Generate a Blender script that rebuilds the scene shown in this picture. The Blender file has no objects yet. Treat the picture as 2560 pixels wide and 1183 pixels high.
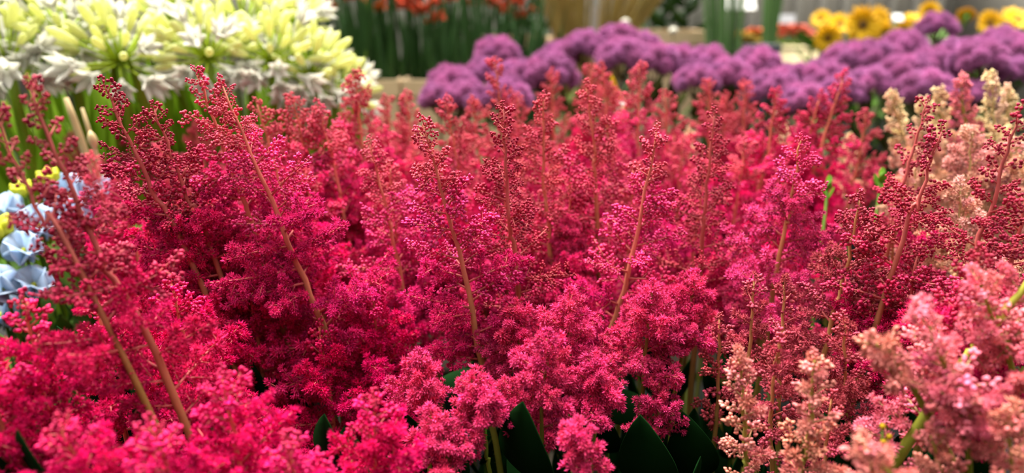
import bpy, math, random
import numpy as np
from mathutils import Vector, Matrix, Quaternion

# ------------------------------------------------------------------ camera, light, exposure
sc = bpy.context.scene
COL = sc.collection
W, H, FPX = 2560.0, 1183.0, 1898.0
CAM_Z, PITCH = 1.10, math.radians(17.0)
cam_d = bpy.data.cameras.new('camera'); cam = bpy.data.objects.new('camera', cam_d); COL.objects.link(cam)
cam.location = (0, 0, CAM_Z); cam.rotation_euler = (math.pi/2 - PITCH, 0, 0)
cam_d.sensor_width = 36.0; cam_d.lens = FPX / W * 36.0
cam_d.clip_start = 0.02; cam_d.clip_end = 60
cam_d.dof.use_dof = True; cam_d.dof.focus_distance = 0.63; cam_d.dof.aperture_fstop = 3.0
sc.camera = cam

world = bpy.data.worlds.new('overcast'); sc.world = world; world.use_nodes = True
bg = world.node_tree.nodes['Background']
bg.inputs[0].default_value = (1.0, 0.98, 0.94, 1); bg.inputs[1].default_value = 1.45
sun_d = bpy.data.lights.new('sun', 'SUN'); sun = bpy.data.objects.new('sun', sun_d); COL.objects.link(sun)
sun_d.energy = 10.0; sun_d.angle = math.radians(35); sun_d.color = (1.0, 0.96, 0.88)
sun.rotation_euler = (math.radians(-14), math.radians(-10), 0)
sc.view_settings.view_transform = 'Standard'; sc.view_settings.look = 'None'
sc.view_settings.gamma = 1.0; sc.view_settings.use_curve_mapping = False
sc.view_settings.exposure = 0.52
sc.cycles.max_bounces = 4; sc.cycles.diffuse_bounces = 2; sc.cycles.glossy_bounces = 2; sc.cycles.transmission_bounces = 3; sc.cycles.transparent_max_bounces = 4

R = random.Random(11)
FWD = Vector((0, math.cos(PITCH), -math.sin(PITCH))); UPV = Vector((0, math.sin(PITCH), math.cos(PITCH))); RGT = Vector((1, 0, 0))
CAMP = Vector((0, 0, CAM_Z))
def ray(px, py): return FWD + RGT*((px - W/2)/FPX) + UPV*((H/2 - py)/FPX)
def at(px, py, d): return CAMP + ray(px, py)*d            # a point at depth d along the lens axis
def at_y(px, py, y):                                      # a point on the vertical plane at world y
    r = ray(px, py); return CAMP + r*(y/r.y)

# ------------------------------------------------------------------ materials
def node_mat(name):
    m = bpy.data.materials.new(name); m.use_nodes = True
    nt = m.node_tree; b = nt.nodes['Principled BSDF']
    return m, nt, b
def plain(name, col, rough=0.6, noise=0.0, scale=40.0, col2=None, transl=0.0, spec=0.3, tint=False, objcol=False, bump=0.0, bscale=200.0):
    m, nt, b = node_mat(name); N, L = nt.nodes, nt.links
    b.inputs['Roughness'].default_value = rough; b.inputs['Specular IOR Level'].default_value = spec
    src = None
    if objcol:
        oi = N.new('ShaderNodeObjectInfo'); src = oi.outputs['Color']
    if noise > 0:
        tc = N.new('ShaderNodeTexCoord'); nz = N.new('ShaderNodeTexNoise'); nz.inputs['Scale'].default_value = scale; nz.inputs['Detail'].default_value = 4
        L.new(tc.outputs['Object'], nz.inputs['Vector'])
        mx = N.new('ShaderNodeMix'); mx.data_type = 'RGBA'
        c2 = col2 or tuple(c*(1-noise) for c in col)
        mx.inputs[6].default_value = (*col, 1); mx.inputs[7].default_value = (*c2, 1)
        L.new(nz.outputs['Fac'], mx.inputs[0])
        if src is not None:
            mm = N.new('ShaderNodeMix'); mm.data_type = 'RGBA'; mm.blend_type = 'MULTIPLY'; mm.inputs[0].default_value = 1
            L.new(src, mm.inputs[6]); L.new(mx.outputs[2], mm.inputs[7]); src = mm.outputs[2]
        else: src = mx.outputs[2]
    if tint:
        at_ = N.new('ShaderNodeAttribute'); at_.attribute_name = 'tint'
        mm = N.new('ShaderNodeMix'); mm.data_type = 'RGBA'; mm.blend_type = 'MULTIPLY'; mm.inputs[0].default_value = 1
        if src is not None: L.new(src, mm.inputs[6])
        else: mm.inputs[6].default_value = (*col, 1)
        L.new(at_.outputs['Color'], mm.inputs[7]); src = mm.outputs[2]
        m2 = N.new('ShaderNodeMix'); m2.data_type = 'RGBA'; m2.inputs[7].default_value = (0.92, 0.42, 0.58, 1)
        L.new(at_.outputs['Alpha'], m2.inputs[0]); L.new(src, m2.inputs[6]); src = m2.outputs[2]
    if src is not None: L.new(src, b.inputs['Base Color'])
    else: b.inputs['Base Color'].default_value = (*col, 1)
    if bump > 0:
        tc = N.new('ShaderNodeTexCoord'); nz = N.new('ShaderNodeTexNoise'); nz.inputs['Scale'].default_value = bscale
        L.new(tc.outputs['Object'], nz.inputs['Vector'])
        bp = N.new('ShaderNodeBump'); bp.inputs['Strength'].default_value = bump; bp.inputs['Distance'].default_value = 0.002
        L.new(nz.outputs['Fac'], bp.inputs['Height']); L.new(bp.outputs['Normal'], b.inputs['Normal'])
    if transl > 0:
        tr = N.new('ShaderNodeBsdfTranslucent'); ms = N.new('ShaderNodeMixShader'); ms.inputs[0].default_value = transl
        if src is not None: L.new(src, tr.inputs['Color'])
        else: tr.inputs['Color'].default_value = (*col, 1)
        L.new(b.outputs[0], ms.inputs[1]); L.new(tr.outputs[0], ms.inputs[2])
        L.new(ms.outputs[0], N['Material Output'].inputs['Surface'])
    return m

M = {}
M['floret'] = plain('floret_petal', (1, 1, 1), 0.5, transl=0.28, tint=True, objcol=True, spec=0.08)
M['bud'] = plain('floret_bud', (1, 1, 1), 0.42, transl=0.10, tint=True, objcol=True, spec=0.22)
M['stalk'] = plain('branch_stalk', (0.74, 0.15, 0.15), 0.6, noise=0.3, scale=60, objcol=False, transl=0.1)
M['stalk_pale'] = plain('branch_stalk_pale', (0.70, 0.45, 0.22), 0.6, noise=0.4, scale=60, transl=0.1)
M['stem'] = plain('astilbe_stem', (1, 1, 1), 0.6, tint=True, noise=0.35, scale=90, transl=0.05)
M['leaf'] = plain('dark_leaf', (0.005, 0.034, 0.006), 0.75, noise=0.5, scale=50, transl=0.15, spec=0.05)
M['green'] = plain('green_stem', (0.13, 0.27, 0.015), 0.5, noise=0.55, scale=25, transl=0.15)
M['agastem'] = plain('agapanthus_stem', (0.25, 0.42, 0.012), 0.45, noise=0.5, scale=20, transl=0.1)
M['pedicel'] = plain('lime_pedicel', (0.50, 0.66, 0.03), 0.5, noise=0.3, scale=60, transl=0.35)
M['white_petal'] = plain('white_tepal', (0.95, 0.94, 0.86), 0.45, noise=0.12, scale=80, transl=0.6)
M['cream_bud'] = plain('cream_bud', (0.95, 0.94, 0.55), 0.45, noise=0.25, scale=40, col2=(0.72, 0.78, 0.25), transl=0.5)
M['purple'] = plain('purple_fuzz', (1, 1, 1), 0.7, transl=0.06, tint=True, objcol=True, spec=0.1)
M['purplestalk'] = plain('olive_purple_stalk', (0.22, 0.16, 0.07), 0.6, noise=0.5, scale=40)
M['oliveleaf'] = plain('olive_leaf', (0.13, 0.15, 0.03), 0.55, noise=0.5, scale=30, transl=0.2)
M['sunpetal'] = plain('sunflower_petal', (0.93, 0.50, 0.003), 0.5, noise=0.3, scale=25, col2=(0.90, 0.60, 0.01), transl=0.3)
M['sundisc'] = plain('sunflower_disc', (0.10, 0.07, 0.03), 0.8, noise=0.5, scale=120, bump=0.6, bscale=300)
M['sunring'] = plain('sunflower_ring', (0.55, 0.24, 0.005), 0.8, noise=0.5, scale=150, bump=0.6, bscale=300)
M['bluepetal'] = plain('blue_petal', (0.42, 0.68, 0.96), 0.5, noise=0.6, scale=45, col2=(0.92, 0.92, 0.96), transl=0.5)
M['limebud'] = plain('lime_bud', (0.75, 0.78, 0.05), 0.5, noise=0.4, scale=70, transl=0.3)
M['midleaf'] = plain('mid_leaf', (0.15, 0.32, 0.04), 0.5, noise=0.5, scale=30, transl=0.25)
M['blade'] = plain('blade_leaf', (0.055, 0.150, 0.035), 0.5, noise=0.75, scale=14, transl=0.2)
M['limeblade'] = plain('lime_blade', (0.14, 0.34, 0.01), 0.5, noise=0.4, scale=14, transl=0.3)
M['brownstem'] = plain('brown_stem', (0.10, 0.075, 0.035), 0.7, noise=0.5, scale=30)
M['redfl'] = plain('scarlet_petal', (0.88, 0.10, 0.03), 0.5, noise=0.5, scale=40, col2=(0.70, 0.13, 0.06), transl=0.3)
M['orangefl'] = plain('orange_petal', (0.90, 0.17, 0.01), 0.5, noise=0.4, scale=40, transl=0.3)
M['coral'] = plain('coral_petal', (0.86, 0.17, 0.085), 0.5, noise=0.3, scale=40, transl=0.3)
M['yellowfl'] = plain('yellow_petal', (0.85, 0.62, 0.13), 0.5, noise=0.3, scale=40, transl=0.3)
M['card'] = plain('cardboard', (0.80, 0.58, 0.35), 0.8, noise=0.25, scale=18, bump=0.15, bscale=90)
M['cardlight'] = plain('cream_cardboard', (0.80, 0.66, 0.40), 0.8, noise=0.25, scale=18)
M['black'] = plain('black_plastic', (0.012, 0.012, 0.013), 0.45, noise=0.4, scale=12, spec=0.04)
M['darkblue'] = plain('dark_blue_plastic', (0.02, 0.03, 0.045), 0.4, noise=0.3, scale=12)
M['reed'] = plain('ochre_reed', (0.42, 0.29, 0.075), 0.6, noise=0.55, scale=16)
M['snake'] = plain('green_reed', (0.17, 0.33, 0.11), 0.5, noise=0.55, scale=14)
M['tan'] = plain('dry_tan_stalk', (0.66, 0.50, 0.25), 0.7, noise=0.4, scale=30)
M['whitep'] = plain('white_plastic', (0.92, 0.92, 0.90), 0.5, noise=0.05, scale=10)
M['lilac'] = plain('pale_card', (0.62, 0.64, 0.74), 0.6, noise=0.1, scale=10)
M['cotton'] = plain('white_tuft', (0.75, 0.72, 0.60), 0.9, noise=0.2, scale=60)
M['yellow'] = plain('bright_yellow', (0.90, 0.62, 0.01), 0.5, noise=0.3, scale=50, transl=0.3)
M['floor'] = plain('concrete_floor', (0.028, 0.028, 0.026), 0.9, noise=0.4, scale=3, spec=0.04, bump=0.2, bscale=30)
M['wall'] = plain('grey_film_wall', (0.52, 0.49, 0.43), 0.7, noise=0.35, scale=2.2)
M['darkwall'] = plain('dark_shade_wall', (0.05, 0.06, 0.05), 0.8, noise=0.4, scale=3)  # for the added wall behind the camera, dark to cut bounced light
M['bench'] = plain('bench_wood', (0.035, 0.028, 0.02), 0.75, noise=0.5, scale=9, spec=0.04)
M['steel'] = plain('bench_steel', (0.05, 0.05, 0.055), 0.45, noise=0.2, scale=12)

# ------------------------------------------------------------------ mesh building
def tris(faces):
    out = []
    for f in faces:
        for k in range(1, len(f) - 1): out.append((f[0], f[k], f[k+1]))
    return np.array(out, dtype=np.int32)
class MB:
    def __init__(s): s.V, s.F, s.C, s.M, s.n = [], [], [], [], 0
    def add(s, v, f, c=1.0, mi=0, pale=None):
        v = np.asarray(v, dtype=np.float32); f = np.asarray(f, dtype=np.int32)
        s.V.append(v); s.F.append(f + s.n); s.n += len(v)
        c = np.asarray(c, dtype=np.float32)
        if c.ndim == 0: c = np.full((len(v), 3), float(c), np.float32)
        elif c.shape == (3,): c = np.tile(c, (len(v), 1))
        c = np.concatenate([c, np.zeros((len(v), 1), np.float32) if pale is None else np.asarray(pale, np.float32).reshape(-1, 1)], 1)
        s.C.append(c); s.M.append(np.full(len(f), mi, np.int32))
    def mesh(s, name, mats, smooth=True):
        me = bpy.data.meshes.new(name)
        V, F, C, Mi = np.concatenate(s.V), np.concatenate(s.F), np.concatenate(s.C), np.concatenate(s.M)
        me.vertices.add(len(V)); me.vertices.foreach_set('co', V.ravel())
        me.loops.add(F.size); me.loops.foreach_set('vertex_index', F.ravel())
        me.polygons.add(len(F)); me.polygons.foreach_set('loop_start', np.arange(0, F.size, 3, dtype=np.int32))
        me.polygons.foreach_set('material_index', Mi)
        me.polygons.foreach_set('use_smooth', np.full(len(F), smooth))
        a = me.attributes.new('tint', 'FLOAT_COLOR', 'POINT')
        a.data.foreach_set('color', C.ravel())
        for m in (mats if isinstance(mats, (list, tuple)) else [mats]): me.materials.append(m)
        me.update(calc_edges=True); me.validate()
        return me
def link(name, me, parent=None, mw=None, color=None):
    o = bpy.data.objects.new(name, me); COL.objects.link(o)
    if parent is not None: o.parent = parent
    if mw is not None: o.matrix_local = mw
    if color is not None: o.color = (*color, 1)
    return o
def thing(name, label, cat, loc=(0, 0, 0), group=None):
    o = bpy.data.objects.new(name, None); COL.objects.link(o); o.location = loc
    o.empty_display_size = 0.02
    o['label'] = label; o['category'] = cat
    if group: o['group'] = group
    return o
def tag(o, label, cat, group=None):
    o['label'] = label; o['category'] = cat
    if group: o['group'] = group
    return o
def struct(name, me):
    o = link(name, me); o['kind'] = 'structure'; return o
def np3(v): return np.array((v[0], v[1], v[2]), dtype=np.float32)
def frame(d, spin=0.0):
    d = Vector(d).normalized()
    q = d.to_track_quat('Z', 'Y') @ Quaternion((0, 0, 1), spin)
    return q.to_matrix()
def placed(v, d, p, s=1.0, spin=0.0):
    Rm = np.array(frame(d, spin), dtype=np.float32)
    return (v*s) @ Rm.T + np3(p)
def mat4(p, d, s=1.0, spin=0.0):
    return Matrix.Translation(p) @ frame(d, spin).to_4x4() @ Matrix.Scale(s, 4)

def lathe(prof, n=6):
    """prof: (r, z) from bottom to top; closed with poles where r == 0."""
    V, F, rings = [], [], []
    for r, z in prof:
        if r <= 0: rings.append([len(V)]); V.append((0, 0, z))
        else:
            rings.append(list(range(len(V), len(V)+n)))
            for k in range(n): a = 2*math.pi*k/n; V.append((r*math.cos(a), r*math.sin(a), z))
    for a, b in zip(rings, rings[1:]):
        for k in range(n):
            k2 = (k+1) % n
            if len(a) == 1: F.append((a[0], b[k2], b[k]))
            elif len(b) == 1: F.append((a[k], a[k2], b[0]))
            else: F.append((a[k], a[k2], b[k2], b[k]))
    return np.array(V, np.float32), tris(F)
def tube(pts, rad, n=6, cap=True):
    """pts: list of Vector, rad: list of radii."""
    V, F = [], []
    up = Vector((0.31, 0.95, 0.05))
    for i, p in enumerate(pts):
        d = (pts[min(i+1, len(pts)-1)] - pts[max(i-1, 0)]).normalized()
        x = d.cross(up).normalized(); y = d.cross(x)
        for k in range(n):
            a = 2*math.pi*k/n; V.append(p + (x*math.cos(a) + y*math.sin(a))*rad[i])
    m = len(pts)
    for i in range(m-1):
        for k in range(n):
            k2 = (k+1) % n; F.append((i*n+k, i*n+k2, (i+1)*n+k2, (i+1)*n+k))
    if cap: F.append(tuple(range(n))[::-1]); F.append(tuple(range((m-1)*n, m*n)))
    return np.array([tuple(v) for v in V], np.float32), tris(F)
def box(c, s):
    x, y, z = c; a, b, d = s[0]/2, s[1]/2, s[2]/2
    V = [(x+i*a, y+j*b, z+k*d) for i in (-1, 1) for j in (-1, 1) for k in (-1, 1)]
    return np.array(V, np.float32), tris([(0, 1, 3, 2), (4, 6, 7, 5), (0, 4, 5, 1), (2, 3, 7, 6), (0, 2, 6, 4), (1, 5, 7, 3)])
def bez(p0, p1, p2, n):
    return [p0*(1-t)**2 + p1*(2*t*(1-t)) + p2*t*t for t in [i/(n-1) for i in range(n)]]
def catmull(P, n):
    out = []
    Q = [P[0]*2 - P[1]] + P + [P[-1]*2 - P[-2]]
    for i in range(len(P)-1):
        a, b, c, d = Q[i:i+4]
        for k in range(n):
            t = k/n
            out.append(0.5*((2*b) + (c-a)*t + (2*a-5*b+4*c-d)*t*t + (3*b-a-3*c+d)*t**3))
    out.append(P[-1]); return out
def leaf_mesh(L, wid, bend=0.25, fold=0.25, n=6, shape=1.0):
    """a blade along +Z with a centre fold and real thickness."""
    V, F = [], []
    th = 0.0006 + wid*0.012
    for side in (0, 1):
        for i in range(n+1):
            t = i/n; w = wid/2*(math.sin(math.pi*min(1, (t**0.75)*0.97+0.03)))**shape
            y = bend*L*t*t; z = L*t*(1 - 0.25*abs(bend)*t); o = -side*th
            V += [(-w, y + fold*w + o, z), (0, y + o, z), (w, y + fold*w + o, z)]
    m = (n+1)*3
    for i in range(n):
        for k in range(2):
            a = i*3+k; F.append((a, a+1, a+4, a+3)); F.append((m+a, m+a+3, m+a+4, m+a+1))
        F.append((i*3, i*3+3, m+i*3+3, m+i*3)); F.append((i*3+2, m+i*3+2, m+i*3+5, i*3+5))
    return np.array(V, np.float32), tris(F)

# ------------------------------------------------------------------ astilbe: florets, sprays, plumes
BUD_V, BUD_F = lathe([(0, 0), (0.36, 0.10), (0.52, 0.42), (0.40, 0.80), (0, 1.0)], 6)          # round bud, unit diameter
DROP_V, DROP_F = lathe([(0, 0), (0.28, 0.10), (0.43, 0.40), (0.25, 0.76), (0, 1.02)], 6)       # pointed opening bud
def star(rng, n_pet=5, n_st=7):
    V, F, C, P = [], [], [], []
    for k in range(n_pet):
        a = 2*math.pi*k/n_pet + rng.uniform(-.3, .3); el = rng.uniform(0.35, 1.05); L = rng.uniform(0.8, 1.15); w = 0.15
        d = Vector((math.cos(a)*math.cos(el), math.sin(a)*math.cos(el), math.sin(el))); s = Vector((-math.sin(a), math.cos(a), 0)); u = d.cross(s)
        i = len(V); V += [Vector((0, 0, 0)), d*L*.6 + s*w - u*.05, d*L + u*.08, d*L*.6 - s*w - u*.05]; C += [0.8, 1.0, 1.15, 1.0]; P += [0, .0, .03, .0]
        F += [(i, i+1, i+2), (i, i+2, i+3)]
    for k in range(n_st):
        a = rng.uniform(0, 6.28); el = rng.uniform(0.6, 1.4); L = rng.uniform(0.7, 1.25)
        d = Vector((math.cos(a)*math.cos(el), math.sin(a)*math.cos(el), math.sin(el))); s = Vector((-math.sin(a), math.cos(a), 0))*.045
        i = len(V); V += [d*.1 + s, d*.1 - s, d*L]; C += [0.9, 0.9, 1.2]; P += [0, 0, .10]; F += [(i, i+1, i+2)]
    V = np.array([tuple(v) for v in V], np.float32); F = np.array(F, np.int32); C = np.array(C, np.float32)
    v2, f2 = lathe([(0, 0), (0.26, 0.2), (0.16, 0.5), (0, 0.62)], 5)
    return np.concatenate([V, v2]), np.concatenate([F, f2 + len(V)]), np.concatenate([C, np.full(len(v2), .85, np.float32)]), np.concatenate([np.array(P, np.float32), np.zeros(len(v2), np.float32)])
_sr = random.Random(5)
STARS = [star(_sr) for _ in range(6)]

def put_floret(mb, style, p, d, rng, k=1.0):
    c = rng.uniform(0.72, 1.22)
    if style == 'bud':
        s = rng.uniform(0.0019, 0.0028)*k
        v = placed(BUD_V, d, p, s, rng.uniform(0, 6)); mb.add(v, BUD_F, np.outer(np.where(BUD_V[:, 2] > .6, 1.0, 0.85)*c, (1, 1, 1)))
    elif style == 'mid':
        s = rng.uniform(0.0027, 0.0038)*k
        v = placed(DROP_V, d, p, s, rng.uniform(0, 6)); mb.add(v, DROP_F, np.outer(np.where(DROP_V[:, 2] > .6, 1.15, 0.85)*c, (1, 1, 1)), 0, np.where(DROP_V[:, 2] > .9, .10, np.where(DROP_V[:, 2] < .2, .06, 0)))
    else:
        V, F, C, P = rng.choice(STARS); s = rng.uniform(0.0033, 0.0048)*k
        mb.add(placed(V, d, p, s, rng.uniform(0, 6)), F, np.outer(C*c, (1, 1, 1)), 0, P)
def raceme(ms, mf, p0, d, L, style, rng, r0, step, bend=0.0):
    d = Vector(d).normalized(); side = d.orthogonal().normalized()
    side.rotate(Quaternion(d, rng.uniform(0, 6.28)))
    pts = [p0 + d*(L*t) + side*(bend*L*t*t) for t in (0, .25, .5, .75, 1)]
    v, f = tube(pts, [r0*(1-.6*t) for t in (0, .25, .5, .75, 1)], 5); ms.add(v, f)
    n = max(8, int(L/step)); ga = rng.uniform(0, 6.28)
    for i in range(n):
        t = (i+0.5)/n; t = 0.12 + 0.88*t if L > .012 else 0.15 + .85*t
        p = p0 + d*(L*t) + side*(bend*L*t*t)
        ga += 2.399 + rng.uniform(-.35, .35)
        o = d.orthogonal().normalized(); o.rotate(Quaternion(d, ga))
        ped = rng.uniform(0.0010, 0.0030)
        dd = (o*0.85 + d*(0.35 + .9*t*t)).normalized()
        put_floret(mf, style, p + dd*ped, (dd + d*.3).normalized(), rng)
    put_floret(mf, style, p0 + d*L + side*bend*L, d, rng)
def make_spray(L, style, seed):
    rng = random.Random(seed); ms, mf = MB(), MB(); Z = Vector((0, 0, 1))
    step = {'bud': 0.00115, 'mid': 0.00125, 'open': 0.0010}[style]
    raceme(ms, mf, Vector((0, 0, 0)), Z, L, style, rng, 0.0005 + L*0.012, step*(1.0 if L < .03 else 1.5), rng.uniform(.05, .2))
    if L > 0.02:
        n = int(L/0.0062); ga = rng.uniform(0, 6)
        for i in range(n):
            t = 0.10 + 0.80*(i+.5)/n; ga += 2.4 + rng.uniform(-.4, .4)
            o = Vector((math.cos(ga), math.sin(ga), 0)); dd = (o*0.9 + Z*0.55).normalized()
            l = (L*0.33*(1-t) + 0.004)*rng.uniform(.7, 1.2)
            raceme(ms, mf, Vector((0, 0, L*t)) , dd, l, style, rng, 0.0004 + l*.012, step*1.15, .1)
    return ms, mf
LENS = [0.008, 0.014, 0.024, 0.038, 0.056, 0.080]
SPRAY = {}
def spray(L, style, rng, pale):
    li = min(range(len(LENS)), key=lambda i: abs(math.log(L/LENS[i]))); sd = rng.randrange(3)
    key = (li, style, sd, pale)
    if key not in SPRAY:
        ms, mf = make_spray(LENS[li], style, li*31 + sd*7 + len(style))
        base = SPRAY.get((li, style, sd, not pale))
        SPRAY[key] = (ms.mesh('branch', M['stalk_pale' if pale else 'stalk']), base[1] if base else mf.mesh('florets', M['bud' if style != 'open' else 'floret']))
    return SPRAY[key], L/LENS[li]

PAL = {  # colour of buds, opening buds, open florets, stem top, stem bottom
 'rose':    ((0.78, 0.075, 0.145), (0.86, 0.034, 0.20), (0.84, 0.022, 0.20), (0.80, 0.22, 0.16), (0.24, 0.26, 0.03)),
 'crimson': ((0.44, 0.020, 0.062), (0.54, 0.018, 0.085), (0.72, 0.012, 0.13), (0.62, 0.13, 0.12), (0.30, 0.22, 0.04)),
 'scarlet': ((0.60, 0.055, 0.095), (0.68, 0.034, 0.125), (0.80, 0.018, 0.16), (0.80, 0.25, 0.16), (0.30, 0.26, 0.04)),
 'hot':     ((0.66, 0.016, 0.10), (0.86, 0.005, 0.15), (0.92, 0.004, 0.165), (0.78, 0.22, 0.14), (0.26, 0.22, 0.03)),
 'tuft':    ((0.80, 0.05, 0.17), (0.84, 0.05, 0.20), (0.82, 0.050, 0.20), (0.45, 0.30, 0.08), (0.22, 0.28, 0.02)),
 'magenta': ((0.86, 0.040, 0.18), (0.92, 0.060, 0.26), (0.92, 0.075, 0.28), (0.72, 0.32, 0.14), (0.32, 0.28, 0.04)),
 'dusky':   ((0.62, 0.05, 0.11), (0.68, 0.08, 0.13), (0.68, 0.09, 0.14), (0.62, 0.30, 0.12), (0.28, 0.28, 0.04)),
 'pink':    ((0.86, 0.16, 0.20), (0.90, 0.20, 0.27), (0.90, 0.22, 0.29), (0.40, 0.42, 0.05), (0.22, 0.34, 0.02)),
 'salmon':  ((0.84, 0.20, 0.16), (0.84, 0.25, 0.22), (0.84, 0.27, 0.24), (0.50, 0.46, 0.09), (0.26, 0.34, 0.03)),
 'peach':   ((0.90, 0.58, 0.22), (0.92, 0.62, 0.36), (0.92, 0.48, 0.38), (0.70, 0.58, 0.25), (0.34, 0.40, 0.06)),
}
for _k, _f in dict(rose=.90, crimson=.95, scarlet=1.0, hot=.90, magenta=.90, dusky=.72, pink=1.03, salmon=.95, peach=1.02).items():
    PAL[_k] = tuple(tuple(c*_f for c in q) for q in PAL[_k][:3]) + tuple(tuple(min(.95, c*1.12) for c in q) for q in PAL[_k][3:])
N_PL = [0]
def plume(label, tip, base, lp, pal='rose', bud=0.06, mid=0.12, wmax=0.07, slope=0.36, dy=0.0, nb=34, bow=0.005, r0=0.0030,
          hero=False, group='crimson astilbe plumes', bottom=0.26, start=0.0, leaf=0, name='astilbe', grow=1.0, ang=(48, 74), gap=0.0, az=None, bare=True):
    """tip (px, py, depth) and base (px, py): a lower point of the same stem at the tip's own distance from the camera wall (+dy)."""
    N_PL[0] += 1; rng = random.Random(1000 + N_PL[0]*17)
    if tip[2] > .8 and grow == 1.0 and pal != 'peach': grow, nb = 1.12, int(nb*1.3)
    T = at(*tip); B = at_y(base[0], base[1], T.y + dy)
    dirn = (T - B).normalized()
    foot = B.copy(); k = (B.z - bottom); foot = Vector((B.x - dirn.x/dirn.z*k*0.8, B.y - dirn.y/dirn.z*k*0.8, bottom))
    if B.z < bottom + .05: foot = B - dirn*0.08
    midp = (T + B)/2 + Vector((bow*rng.choice((-1, 1))*0.45, rng.uniform(-.4, .4)*bow, 0)) + Vector((0, 0, 0))
    pts = catmull([foot, B, midp, T], 8)
    root = thing(name, label, 'flower', foot, group)
    # arc length from the tip
    S = [0.0]
    for i in range(len(pts)-1, 0, -1): S.append(S[-1] + (pts[i]-pts[i-1]).length)
    rev = pts[::-1]
    def on(s):
        for i in range(len(S)-1):
            if S[i+1] >= s:
                t = (s-S[i])/max(1e-6, S[i+1]-S[i]); return rev[i].lerp(rev[i+1], t), (rev[i]-rev[i+1]).normalized()
        return rev[-1].copy(), (rev[-2]-rev[-1]).normalized()
    cols = PAL[pal]; pale = pal in ('pink', 'salmon', 'peach')
    # stem, coloured from its tip down to its green foot, with fine hairs
    mb = MB(); wob = [p + Vector((rng.uniform(-1, 1), rng.uniform(-1, 1), 0))*0.0012 for p in pts]
    rr = [r0*min(1.0, 0.24 + 0.76*min(1, s/0.22)**0.8) for s in S[::-1]]
    v, f = tube([p - foot for p in wob], rr, 8)
    ct, cb = np.array(cols[3]), np.array(cols[4])
    mixes = [min(1, max(0, (s - 0.45*lp)/(0.85*lp))) for s in S[::-1]]
    cv = np.repeat(np.array([ct*(1-m) + cb*m for m in mixes], np.float32), 8, axis=0)
    mb.add(v, f, cv)
    if hero:
        hv, hf, hc = [], [], []
        for k in range(900):
            s = rng.uniform(0.01, min(S[-1], .36)); p, d = on(s); o = d.orthogonal().normalized(); o.rotate(Quaternion(d, rng.uniform(0, 6.28)))
            r_ = r0*min(1.0, 0.24 + 0.76*min(1, s/0.22)**0.8)*.9; q = p + o*r_ - foot; w = d*0.00010; i = len(hv)
            hv += [q + w, q - w, q + o*rng.uniform(.0008, .0018) + d*rng.uniform(-.0004, .0006)]; hf.append((i, i+1, i+2))
            m_ = min(1, max(0, (s - .45*lp)/(.85*lp))); hc += [tuple((ct*(1-m_) + cb*m_)*1.1)]*3
        mb.add(np.array([tuple(x) for x in hv], np.float32), hf, np.array(hc, np.float32))
    link('stem', mb.mesh('stem', M['stem']), root)
    # branches
    lp = min(lp, S[-1]*0.95); u = 0.0; ga = rng.uniform(0, 6.28); k = 0
    for k in range(nb):
        u = k/(nb-1); s = start + (lp-start)*(u**(1.35 if tip[2] < .8 else 1.55)) + (0.0015 if k else 0)
        p, d = on(s); ga += 2.399 + rng.uniform(-.3, .3)
        if az is not None: ga2 = az[0] + rng.uniform(-1, 1)*az[1]
        else: ga2 = ga
        L = min(0.0075 + slope*s, wmax)*rng.uniform(0.70, 1.18)
        if s > 0.75*lp: L *= rng.uniform(0.8, 1.1)
        style = 'bud' if s < bud*rng.uniform(.85, 1.15) else ('mid' if s < mid*rng.uniform(.85, 1.15) else 'open')
        if pal in ('pink', 'salmon', 'dusky') and style == 'open' and rng.random() < .5: style = 'mid'
        A = math.radians(ang[0] + (ang[1]-ang[0])*min(1, s/0.15) + rng.uniform(-9, 9))
        o = d.orthogonal().normalized(); o.rotate(Quaternion(d, ga2))
        toc = (CAMP - p).normalized()
        if bare and o.dot(toc) > 0.5 and rng.random() < .8: o.rotate(Quaternion(d, math.pi/2*rng.choice((-1, 1))))
        dd = (d*math.cos(A) + o*math.sin(A)).normalized()
        if k == 0: dd = d
        (ms, mf), sc_ = spray(L, style, rng, pale); sc_ = max(.7, min(1.35, sc_))*grow
        col = cols[{'bud': 0, 'mid': 1, 'open': 2}[style]]
        j = rng.uniform(.86, 1.12); col = (min(1, col[0]*j), col[1]*j*rng.uniform(.85, 1.2), col[2]*j*rng.uniform(.85, 1.15))
        b = link('branch', ms, root, mat4(p - foot, dd, sc_, rng.uniform(0, 6.28)))
        link('florets', mf, b, None, col)
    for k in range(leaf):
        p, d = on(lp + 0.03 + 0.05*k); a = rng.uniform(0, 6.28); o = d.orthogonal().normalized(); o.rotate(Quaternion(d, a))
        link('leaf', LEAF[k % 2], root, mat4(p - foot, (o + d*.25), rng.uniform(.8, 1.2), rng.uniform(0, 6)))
    return root
LEAF = []
for L_, w_ in ((0.075, 0.036), (0.090, 0.044)):
    mb = MB(); mb.add(*leaf_mesh(L_, w_, 0.35, 0.12, 12, .8)); LEAF.append(mb.mesh('leaf', M['leaf']))

# ================================================================== the setting
mb = MB(); mb.add(*box((0, 3.0, -0.05), (14, 14, 0.1))); struct('floor', mb.mesh('floor', M['floor']))
mb = MB(); mb.add(*box((0, 8.0, 1.5), (14, 0.1, 3.0)))
for k in range(60): mb.add(*tube([Vector((-7 + k*.235, 7.93, 0)), Vector((-7 + k*.235, 7.93, 1.5)), Vector((-7 + k*.235, 7.93, 3))], [.05]*3, 6))
struct('wall_back', mb.mesh('wall_back', M['wall']))

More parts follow.
